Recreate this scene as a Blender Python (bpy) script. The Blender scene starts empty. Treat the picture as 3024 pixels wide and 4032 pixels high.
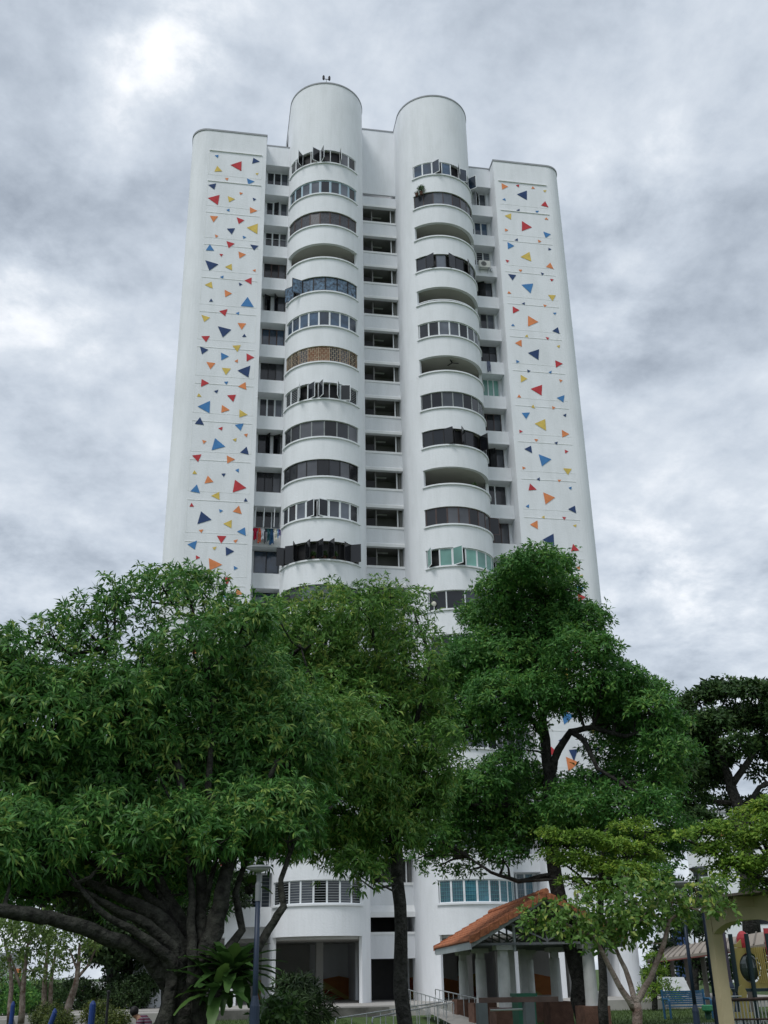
import bpy, math, random
import numpy as np
from mathutils import Vector, Matrix
random.seed(7); RNG = np.random.default_rng(11)
S = bpy.context.scene
COL = S.collection
R = math.radians

# ------------------------------------------------------------ camera
cam = bpy.data.cameras.new('camera'); co = bpy.data.objects.new('camera', cam); COL.objects.link(co)
cam.sensor_fit = 'AUTO'; cam.sensor_width = 36; cam.lens = 36.84; cam.clip_start = 0.1; cam.clip_end = 5000
_p, _y, _r = R(23.684), R(10.01), R(-1.057)
_f = Vector((math.sin(_y)*math.cos(_p), math.cos(_y)*math.cos(_p), math.sin(_p)))
_x = Vector((math.cos(_y), -math.sin(_y), 0)); _u = _x.cross(_f)
_rx = _x*math.cos(_r) + _u*math.sin(_r); _ru = -_x*math.sin(_r) + _u*math.cos(_r)
M = Matrix((_rx, _ru, -_f)).transposed().to_4x4(); M.translation = Vector((-11.1, -63.31, 1.491))
co.matrix_world = M
S.camera = co

# ------------------------------------------------------------ world
W = bpy.data.worlds.new('World'); S.world = W; W.use_nodes = True
nt = W.node_tree; nt.nodes.clear()
def N(t, **k):
    n = nt.nodes.new(t)
    for a, b in k.items(): setattr(n, a, b)
    return n
def L(a, b): nt.links.new(a, b)
def mth(op, a, b=None, c=None):
    n = N('ShaderNodeMath', operation=op)
    for i, v in enumerate((a, b, c)):
        if v is None: continue
        if isinstance(v, (int, float)): n.inputs[i].default_value = v
        else: L(v, n.inputs[i])
    return n.outputs[0]
SUN_EL, SUN_AZ = 57, 226          # azimuth clockwise from +Y
tc = N('ShaderNodeTexCoord'); sep = N('ShaderNodeSeparateXYZ'); L(tc.outputs['Generated'], sep.inputs[0])
zz = mth('ADD', mth('MAXIMUM', sep.outputs[2], 0.0), 0.28)
cmb = N('ShaderNodeCombineXYZ'); L(mth('DIVIDE', sep.outputs[0], zz), cmb.inputs[0]); L(mth('DIVIDE', sep.outputs[1], zz), cmb.inputs[1])
def noise(scale, detail, rough, dist, w):
    n = N('ShaderNodeTexNoise'); n.noise_dimensions = '4D'; L(cmb.outputs[0], n.inputs['Vector'])
    n.inputs['Scale'].default_value = scale; n.inputs['Detail'].default_value = detail
    n.inputs['Roughness'].default_value = rough; n.inputs['Distortion'].default_value = dist; n.inputs['W'].default_value = w
    return n.outputs['Fac']
n1 = noise(2.6, 3, .5, .0, 1.3); n2 = noise(6.5, 11, .60, .15, 4.1); n3 = noise(17.0, 8, .62, .1, 2.2)
v = mth('ADD', mth('MULTIPLY', n1, .55), mth('ADD', mth('MULTIPLY', n2, .76), mth('MULTIPLY', n3, .30)))   # mean about .77
v = mth('ADD', v, -0.26)
mod = mth('MULTIPLY_ADD', n2, 4.6, -1.5)
CLOUDS = [((-0.0306, 0.672, 0.7399), 1.7, 0.168), ((-0.0579, 0.6708, 0.7394), 1.3, 0.12), ((-0.0727, 0.6873, 0.7227), 1.7, 0.144), ((-0.1015, 0.6827, 0.7236), 1.3, 0.136), ((-0.0372, 0.6938, 0.7192), 1.2, 0.12), ((-0.0877, 0.7009, 0.7078), 1.2, 0.08), ((-0.1059, 0.7426, 0.6613), 1.6, 0.1), ((-0.1065, 0.7181, 0.6878), 1.3, 0.08), ((-0.1851, 0.8018, 0.5682), 3.0, 0.112), ((-0.1463, 0.8167, 0.5582), 2.2, 0.088), ((-0.1646, 0.8418, 0.5141), 3.0, 0.06), ((0.0157, 0.6601, 0.751), 3, 0.048), ((0.1322, 0.6581, 0.7412), 3, 0.04), ((0.3321, 0.7043, 0.6275), 1.8, 0.112), ((0.3643, 0.7446, 0.5593), 1.8, 0.12), ((0.3418, 0.7865, 0.5144), 2, 0.08), ((0.3874, 0.6603, 0.6434), 1.6, 0.112), ((0.4353, 0.8459, 0.3081), 3.0, 0.12), ((0.3971, 0.8492, 0.3482), 2, 0.088), ((-0.1637, 0.9269, 0.3378), 3, 0.088), ((0.4571, 0.8409, 0.2896), 2, 0.08), ((-0.1744, 0.74, 0.6496), 4.2, -0.1), ((-0.1399, 0.7791, 0.611), 3.6, -0.08), ((-0.1594, 0.7105, 0.6854), 2.6, -0.05), ((-0.1479, 0.667, 0.7302), 3, -0.05), ((0.4342, 0.7087, 0.5561), 3.6, -0.085), ((0.4026, 0.7095, 0.5783), 2.4, -0.05), ((0.2633, 0.6402, 0.7217), 4, -0.04), ((0.4236, 0.6189, 0.6615), 4, -0.03), ((0.37, 0.8031, 0.4671), 3, -0.025), ((-0.1149, 0.8752, 0.47), 4, -0.03), ((-0.0991, 0.9099, 0.4028), 3, -0.025), ((0.4711, 0.8464, 0.2485), 3, -0.02), ((0.0544, 0.686, 0.7256), 3, -0.02), ((0.3985, 0.8694, 0.2921), 3, -0.03)]
for (dx, dy, dz), sig, amp in CLOUDS:
    vd = N('ShaderNodeVectorMath', operation='DOT_PRODUCT'); L(tc.outputs['Generated'], vd.inputs[0]); vd.inputs[1].default_value = (dx, dy, dz)
    e = mth('EXPONENT', mth('MULTIPLY', mth('ADD', vd.outputs['Value'], -1.0), 1.0/(R(sig)**2)))
    g = mth('MULTIPLY', e, amp)
    if amp > 0: g = mth('MULTIPLY', g, mod)
    v = mth('ADD', v, g)
ramp = N('ShaderNodeValToRGB'); L(v, ramp.inputs[0]); cr = ramp.color_ramp
for i, (p_, c_) in enumerate(((0.24, (.29, .335, .40)), (0.39, (.41, .465, .54)), (0.52, (.53, .59, .67)), (0.66, (.65, .705, .775)), (0.82, (.86, .89, .935)), (1.0, (1.04, 1.05, 1.07)))):
    el = cr.elements[i] if i < 2 else cr.elements.new(p_)
    el.position = p_; el.color = (*c_, 1)
sky = N('ShaderNodeTexSky'); sky.sky_type = 'NISHITA'; sky.sun_disc = False
sky.sun_elevation = R(SUN_EL); sky.sun_rotation = R(SUN_AZ)
sc = N('ShaderNodeVectorMath', operation='SCALE'); L(ramp.outputs[0], sc.inputs[0]); sc.inputs['Scale'].default_value = 10.9
mx = N('ShaderNodeMixRGB'); mx.inputs[0].default_value = 0.94; L(sky.outputs[0], mx.inputs[1]); L(sc.outputs[0], mx.inputs[2])
bg = N('ShaderNodeBackground'); bg.inputs['Strength'].default_value = 0.1; L(mx.outputs[0], bg.inputs[0])
ow = N('ShaderNodeOutputWorld'); L(bg.outputs[0], ow.inputs[0])

sun = bpy.data.lights.new('sun', 'SUN'); sun.energy = 1.7; sun.angle = R(20); sun.color = (1.0, .985, .97)
so = bpy.data.objects.new('sun', sun); COL.objects.link(so)
sd = Vector((math.sin(R(SUN_AZ))*math.cos(R(SUN_EL)), math.cos(R(SUN_AZ))*math.cos(R(SUN_EL)), math.sin(R(SUN_EL))))
so.rotation_euler = sd.to_track_quat('Z', 'Y').to_euler(); so.location = (0, -40, 90)

S.render.engine = 'CYCLES'
S.view_settings.view_transform = 'Standard'; S.view_settings.look = 'None'; S.view_settings.exposure = 0.08; S.view_settings.gamma = 1.0
S.cycles.max_bounces = 6; S.cycles.diffuse_bounces = 3; S.cycles.transmission_bounces = 3; S.cycles.glossy_bounces = 3; S.cycles.transparent_max_bounces = 4

# ------------------------------------------------------------ materials
MATS = {}
def mat(name, col, rough=.8, var=.12, scale=3.0, bump=0.0, spec=.3, metal=0.0, streak=0.0, col2=None, bscale=None):
    if name in MATS: return MATS[name]
    m = bpy.data.materials.new(name); m.use_nodes = True; t = m.node_tree
    b = t.nodes['Principled BSDF']; b.inputs['Roughness'].default_value = rough; b.inputs['Metallic'].default_value = metal
    b.inputs['Specular IOR Level'].default_value = spec
    g = t.nodes.new('ShaderNodeNewGeometry')
    n = t.nodes.new('ShaderNodeTexNoise'); n.inputs['Scale'].default_value = scale; n.inputs['Detail'].default_value = 6
    t.links.new(g.outputs['Position'], n.inputs['Vector'])
    r = t.nodes.new('ShaderNodeValToRGB'); t.links.new(n.outputs['Fac'], r.inputs[0])
    c2 = col2 or tuple(min(1, c*(1+var)) for c in col); c1 = tuple(c*(1-var) for c in col)
    r.color_ramp.elements[0].position = .3; r.color_ramp.elements[0].color = (*c1, 1)
    r.color_ramp.elements[1].position = .7; r.color_ramp.elements[1].color = (*c2, 1)
    out = r.outputs[0]
    if streak:
        mp = t.nodes.new('ShaderNodeMapping'); mp.inputs['Scale'].default_value = (.8, .8, .16)
        t.links.new(g.outputs['Position'], mp.inputs['Vector'])
        n2 = t.nodes.new('ShaderNodeTexNoise'); n2.inputs['Scale'].default_value = 1.6; n2.inputs['Detail'].default_value = 8; n2.inputs['Roughness'].default_value = .65
        t.links.new(mp.outputs[0], n2.inputs['Vector'])
        r2 = t.nodes.new('ShaderNodeValToRGB'); t.links.new(n2.outputs['Fac'], r2.inputs[0])
        r2.color_ramp.elements[0].position = .38; r2.color_ramp.elements[0].color = (1-streak, 1-streak*.96, 1-streak*1.02, 1)
        r2.color_ramp.elements[1].position = .56; r2.color_ramp.elements[1].color = (1, 1, 1, 1)
        mm = t.nodes.new('ShaderNodeMixRGB'); mm.blend_type = 'MULTIPLY'; mm.inputs[0].default_value = 1
        t.links.new(out, mm.inputs[1]); t.links.new(r2.outputs[0], mm.inputs[2]); out = mm.outputs[0]
    t.links.new(out, b.inputs['Base Color'])
    if bump:
        n3 = t.nodes.new('ShaderNodeTexNoise'); n3.inputs['Scale'].default_value = bscale or scale*6; n3.inputs['Detail'].default_value = 5
        t.links.new(g.outputs['Position'], n3.inputs['Vector'])
        bp = t.nodes.new('ShaderNodeBump'); bp.inputs['Strength'].default_value = bump; bp.inputs['Distance'].default_value = .12 if 'bark' in name else .03
        t.links.new(n3.outputs['Fac'], bp.inputs['Height']); t.links.new(bp.outputs[0], b.inputs['Normal'])
    MATS[name] = m; return m
def leaf_mat(name, c1, c2, c3, trans=.22, rough=.5, spec=.4, third=.9):
    m = bpy.data.materials.new(name); m.use_nodes = True; t = m.node_tree
    b = t.nodes['Principled BSDF']; b.inputs['Roughness'].default_value = rough; b.inputs['Specular IOR Level'].default_value = spec
    g = t.nodes.new('ShaderNodeNewGeometry')
    n = t.nodes.new('ShaderNodeTexNoise'); n.inputs['Scale'].default_value = .9; n.inputs['Detail'].default_value = 3
    t.links.new(g.outputs['Position'], n.inputs['Vector'])
    a = t.nodes.new('ShaderNodeMath'); a.operation = 'MULTIPLY_ADD'; a.inputs[1].default_value = .75
    t.links.new(g.outputs['Random Per Island'], a.inputs[0])
    s = t.nodes.new('ShaderNodeMath'); s.operation = 'MULTIPLY_ADD'; s.inputs[1].default_value = .9; s.inputs[2].default_value = -.33
    t.links.new(n.outputs['Fac'], s.inputs[0]); t.links.new(s.outputs[0], a.inputs[2])
    r = t.nodes.new('ShaderNodeValToRGB'); t.links.new(a.outputs[0], r.inputs[0])
    e = r.color_ramp.elements
    e[0].position = .1; e[0].color = (*c1, 1); e[1].position = .65; e[1].color = (*c2, 1)
    x = e.new(third); x.color = (*c3, 1)
    t.links.new(r.outputs[0], b.inputs['Base Color'])
    tr = t.nodes.new('ShaderNodeBsdfTranslucent'); t.links.new(r.outputs[0], tr.inputs[0])
    ms = t.nodes.new('ShaderNodeMixShader'); ms.inputs[0].default_value = trans
    t.links.new(b.outputs[0], ms.inputs[1]); t.links.new(tr.outputs[0], ms.inputs[2]); t.links.new(ms.outputs[0], t.nodes['Material Output'].inputs[0])
    return m
WHITE = mat('white_render', (.79, .81, .835), .85, .03, .35, bump=.35, streak=.07, bscale=9)
WHITE2 = mat('white_lip', (.83, .84, .84), .8, .03, 1.0, streak=.05)
GREYCOPE = mat('grey_coping', (.33, .34, .36), .8, .1, 1.5)
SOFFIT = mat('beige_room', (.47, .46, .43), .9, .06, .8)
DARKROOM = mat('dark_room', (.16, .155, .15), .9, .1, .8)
GL_DARK = mat('dark_glass', (.010, .012, .016), .08, .35, .35, spec=.5)
GL_GREY = mat('grey_glass', (.032, .036, .046), .12, .4, .9, spec=.5)
GL_BLUE = mat('blue_glass', (.025, .048, .085), .12, .5, 1.7, spec=.8)
GL_GREEN = mat('green_glass', (.16, .34, .30), .25, .15, 1.2, spec=.6)
GL_TEAL = mat('teal_glass', (.03, .10, .14), .15, .3, 1.5, spec=.7)
GL_LACE = mat('lace_glass', (.055, .056, .066), .3, .55, 9, spec=.5)
GL_CURT = mat('curtain_blue_glass', (.07, .12, .18), .2, .9, 5, spec=.6)
GL_SMOKE = mat('smoked_glass', (.016, .017, .021), .12, .2, .8, spec=.5)
F_WHITE = mat('white_frame', (.78, .81, .83), .5, .05, 3)
F_BLUE = mat('pale_blue_frame', (.38, .50, .58), .5, .05, 3)
F_BROWN = mat('brown_frame', (.09, .06, .055), .5, .15, 3)
F_BLACK = mat('black_frame', (.018, .018, .02), .5, .15, 3)
F_THIN = mat('grey_frame', (.32, .34, .34), .5, .1, 3)
F_RUST = mat('rusty_cream_iron', (.66, .58, .45), .8, .15, 2.2, col2=(.42, .28, .18))
RUSTP = mat('rusty_sheet', (.42, .30, .20), .85, .3, 5, col2=(.22, .08, .04))
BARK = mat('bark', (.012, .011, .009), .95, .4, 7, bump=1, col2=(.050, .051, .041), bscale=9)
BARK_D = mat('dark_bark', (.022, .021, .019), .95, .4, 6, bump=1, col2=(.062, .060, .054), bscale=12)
BARK_L = mat('pale_bark', (.17, .10, .075), .9, .3, 7, bump=.5, col2=(.34, .29, .25))
CONC = mat('concrete', (.36, .345, .32), .9, .12, 1.2, bump=.2)
KERB = mat('mossy_kerb', (.10, .10, .09), .95, .4, 1.6, bump=.4, col2=(.17, .165, .15))
GALV = mat('galvanised', (.50, .52, .53), .4, .08, 5, metal=.6)
POSTBLUE = mat('dark_blue_paint', (.018, .030, .055), .45, .15, 3)
LAMPGREY = mat('lamp_grey', (.20, .21, .22), .5, .08, 3)
LAMPWHITE = mat('lamp_white', (.34, .34, .34), .4, .05, 3)
TILE = mat('terracotta_tile', (.36, .13, .07), .85, .4, 9, bump=.3, col2=(.50, .19, .09))
BRICK = mat('brown_brick', (.13, .07, .05), .9, .3, 4, bump=.5)
COLW = mat('pavilion_column', (.52, .53, .52), .85, .1, 3, streak=.15)
FASC = mat('fascia', (.36, .39, .40), .8, .08, 2)
TIMBER = mat('dark_timber', (.05, .035, .03), .8, .3, 5)
CREAM = mat('cream_render', (.50, .43, .27), .85, .06, 1.5, bump=.15)
BLUEB = mat('bench_blue', (.025, .10, .19), .45, .1, 3)

# ------------------------------------------------------------ mesh builder
class MB:
    def __init__(s): s.v = []; s.f = []; s.m = []
    def quad(s, a, b, c, d, mi=0):
        i = len(s.v); s.v += [a, b, c, d]; s.f.append((i, i+1, i+2, i+3)); s.m.append(mi)
    def poly(s, pts, mi=0):
        i = len(s.v); s.v += list(pts); s.f.append(tuple(range(i, i+len(pts)))); s.m.append(mi)
    def box(s, x0, x1, y0, y1, z0, z1, mi=0):
        i = len(s.v)
        s.v += [(x0,y0,z0),(x1,y0,z0),(x1,y1,z0),(x0,y1,z0),(x0,y0,z1),(x1,y0,z1),(x1,y1,z1),(x0,y1,z1)]
        for f in ((0,3,2,1),(4,5,6,7),(0,1,5,4),(1,2,6,5),(2,3,7,6),(3,0,4,7)): s.f.append(tuple(i+k for k in f)); s.m.append(mi)
        return s
    def obox(s, p, t, L_, n, D, z0, z1, mi=0, c=True):
        p = Vector((p[0], p[1])); t = Vector((t[0], t[1])); n = Vector((n[0], n[1]))
        o = p - n*(D/2 if c else 0)
        q = [o, o+t*L_, o+t*L_+n*D, o+n*D]; i = len(s.v)
        s.v += [(a.x, a.y, z0) for a in q] + [(a.x, a.y, z1) for a in q]
        for f in ((0,3,2,1),(4,5,6,7),(0,1,5,4),(1,2,6,5),(2,3,7,6),(3,0,4,7)): s.f.append(tuple(i+k for k in f)); s.m.append(mi)
    def prism(s, pts, z0, z1, mi=0, cap=True):
        i = len(s.v); n = len(pts)
        s.v += [(x, y, z0) for x, y in pts] + [(x, y, z1) for x, y in pts]
        for k in range(n): s.f.append((i+k, i+(k+1) % n, i+n+(k+1) % n, i+n+k)); s.m.append(mi)
        if cap:
            s.f.append(tuple(i+n+k for k in range(n))); s.m.append(mi); s.f.append(tuple(i+n-1-k for k in range(n))); s.m.append(mi)
        return s
    def band(s, o, q, z0, z1, mi=0):
        i = len(s.v); n = len(o)
        for P_, z in ((o, z0), (o, z1), (q, z0), (q, z1)): s.v += [(x, y, z) for x, y in P_]
        for k in range(n-1):
            for a, b in ((0, 1), (1, 3), (3, 2), (2, 0)): s.f.append((i+a*n+k, i+a*n+k+1, i+b*n+k+1, i+b*n+k)); s.m.append(mi)
        for k in (0, n-1): s.f.append((i+k, i+n+k, i+3*n+k, i+2*n+k)); s.m.append(mi)
    def tube(s, pts, rad, n=8, mi=0, cap=True, wob=0):
        pts = [Vector(p) for p in pts]; base = len(s.v)
        if isinstance(rad, (int, float)): rad = [rad]*len(pts)
        prev = None
        for j, p in enumerate(pts):
            d = (pts[min(j+1, len(pts)-1)] - pts[max(j-1, 0)]).normalized()
            if prev is None: prev = d.orthogonal().normalized()
            u = (prev - d*prev.dot(d)).normalized(); prev = u; w = d.cross(u)
            for k in range(n):
                a = 2*math.pi*k/n; rr = rad[j]*(1 + (random.uniform(-wob, wob) if wob else 0))
                s.v.append(tuple(p + (u*math.cos(a) + w*math.sin(a))*rr))
        for j in range(len(pts)-1):
            for k in range(n):
                a = base+j*n+k; b = base+j*n+(k+1) % n
                s.f.append((a, b, b+n, a+n)); s.m.append(mi)
        if cap:
            s.f.append(tuple(base+n-1-k for k in range(n))); s.m.append(mi)
            e = base+(len(pts)-1)*n; s.f.append(tuple(e+k for k in range(n))); s.m.append(mi)
        return s
    def lathe(s, c, prof, n=20, mi=0):
        i = len(s.v); m_ = len(prof)
        for r_, z in prof:
            for k in range(n): a = 2*math.pi*k/n; s.v.append((c[0]+r_*math.cos(a), c[1]+r_*math.sin(a), c[2]+z))
        for j in range(m_-1):
            for k in range(n): s.f.append((i+j*n+k, i+j*n+(k+1) % n, i+(j+1)*n+(k+1) % n, i+(j+1)*n+k)); s.m.append(mi)
        s.f.append(tuple(i+n-1-k for k in range(n))); s.m.append(mi); s.f.append(tuple(i+(m_-1)*n+k for k in range(n))); s.m.append(mi)
        return s
    def blob(s, c, r, n=10, mi=0, jit=0):
        prof = [(max(.001, math.sin(math.pi*j/n))*r[0], -math.cos(math.pi*j/n)*r[2]) for j in range(n+1)]
        i = len(s.v); s.lathe(c, prof, 12, mi)
        for k in range(i, len(s.v)):
            x, y, z = s.v[k]; y = c[1]+(y-c[1])*r[1]/r[0]
            s.v[k] = (x+random.uniform(-jit, jit), y+random.uniform(-jit, jit), z+random.uniform(-jit, jit))
        return s
    def build(s, name, mats, parent=None, smooth=False):
        me = bpy.data.meshes.new(name); me.from_pydata([tuple(v) for v in s.v], [], s.f); me.update()
        if not isinstance(mats, (list, tuple)): mats = [mats]
        for m_ in mats: me.materials.append(m_)
        me.polygons.foreach_set('material_index', s.m)
        if smooth: me.polygons.foreach_set('use_smooth', [True]*len(me.polygons))
        o = bpy.data.objects.new(name, me); COL.objects.link(o)
        if parent: o.parent = parent; o.matrix_parent_inverse = Matrix.Translation(-Vector(parent_loc(parent)))
        return o
def parent_loc(p):
    l = Vector(p.location)
    while p.parent: p = p.parent
    return l if not p.parent and p.type == 'EMPTY' else Vector((0, 0, 0))
def wloc(o):
    return o
def thing(name, label, cat, loc=(0, 0, 0), group=None):
    o = bpy.data.objects.new(name, None); o.empty_display_size = .3; COL.objects.link(o); o.location = loc
    o['label'] = label; o['category'] = cat
    if group: o['group'] = group
    return o
def tag(o, label, cat, group=None):
    o['label'] = label; o['category'] = cat
    if group: o['group'] = group
    return o
def structure(o): o['kind'] = 'structure'; return o
def sub(o, parent):      # parent with identity offset (both built in world coordinates)
    o.parent = parent
    q = parent; off = Vector((0, 0, 0))
    while q: off += Vector(q.location); q = q.parent
    return o

# parts are built in world coordinates; the parent inverse cancels the empty's own location
def _pl(parent):
    off = Vector((0, 0, 0)); q = parent
    if q.type == 'EMPTY': off = Vector(q.location)
    return off
def parent_loc(parent): return _pl(parent)

# ------------------------------------------------------------ setting: ground
def ground_mesh():
    mb = MB(); xs = [-900, -300, -120] + list(range(-60, 81, 4)) + [140, 300, 900]; ys = [-500, -150] + list(range(-80, 61, 4)) + [140, 400, 1200]
    for j in range(len(ys)-1):
        for i in range(len(xs)-1):
            mb.quad((xs[i], ys[j], -.47), (xs[i+1], ys[j], -.47), (xs[i+1], ys[j+1], -.47), (xs[i], ys[j+1], -.47))
    return mb
GRASS = mat('grass', (.045, .085, .022), .95, .35, 2.5, bump=.9, col2=(.085, .135, .035), bscale=40)
structure(ground_mesh().build('ground', GRASS))
structure(MB().box(-18.5, 19.5, -8.3, 14, -.8, 0.0).build('platform', CONC))
mb = MB(); mb.box(-18.55, -1.6, -8.45, -8.305, -.8, -.06); structure(mb.build('kerb', KERB))
mb = MB(); mb.box(-24, -18.55, -11.5, 14, -.8, -.12); mb.box(-22, -12.4, -10.9, -8.455, -.8, -.02); structure(mb.build('side_platform', CONC))
PATH = mat('path_concrete', (.30, .29, .27), .9, .12, 2)
mb = MB(); mb.quad((-0.69, -10.57, 0.00), (0.08, -10.36, 0.00), (-1.2, -28.5, -.28), (-2.6, -28.5, -.28)); structure(mb.build('ramp_path', PATH))
mb = MB(); mb.quad((2.5, -26, -.464), (40, -13.5, -.464), (40, -11.8, -.464), (2.5, -24, -.464)); structure(mb.build('footpath', mat('path_grey', (.17, .18, .17), .9, .15, 2)))

def grass_tufts():
    pts = []
    n = 26000
    X = RNG.uniform(-22, 14, n); Y = RNG.uniform(-24, -8.6, n)
    k = ~((X > -4.2) & (X < 0.2) & (Y < -8)); X = X[k]; Y = Y[k]; n = len(X)
    a = RNG.uniform(0, math.pi, n); h = RNG.uniform(.05, .14, n); w = .012
    dx, dy = np.cos(a)*w, np.sin(a)*w; lx, ly = RNG.normal(0, .03, n), RNG.normal(0, .03, n)
    V = np.stack([np.stack([X-dx, Y-dy, np.full(n, -.47)], 1), np.stack([X+dx, Y+dy, np.full(n, -.47)], 1), np.stack([X+lx, Y+ly, -.47+h], 1)], 1).reshape(-1, 3)
    return V, n
def tri_mesh(name, V, ntri, mats, parent=None, per=3):
    me = bpy.data.meshes.new(name); me.vertices.add(len(V)); me.vertices.foreach_set('co', V.astype(np.float32).ravel())
    idx = np.arange(ntri*3, dtype=np.int32)
    me.loops.add(ntri*3); me.loops.foreach_set('vertex_index', idx)
    me.polygons.add(ntri); me.polygons.foreach_set('loop_start', np.arange(0, ntri*3, 3, dtype=np.int32)); me.polygons.foreach_set('loop_total', np.full(ntri, 3, dtype=np.int32))
    me.update(calc_edges=True); me.materials.append(mats)
    o = bpy.data.objects.new(name, me); COL.objects.link(o)
    if parent: o.parent = parent; o.matrix_parent_inverse = Matrix.Translation(-_pl(parent))
    return o
V_, n_ = grass_tufts()
g_ = tri_mesh('grass', V_, n_, GRASS); g_['kind'] = 'stuff'; g_['label'] = 'short green lawn in front of the raised platform'; g_['category'] = 'grass'

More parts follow.
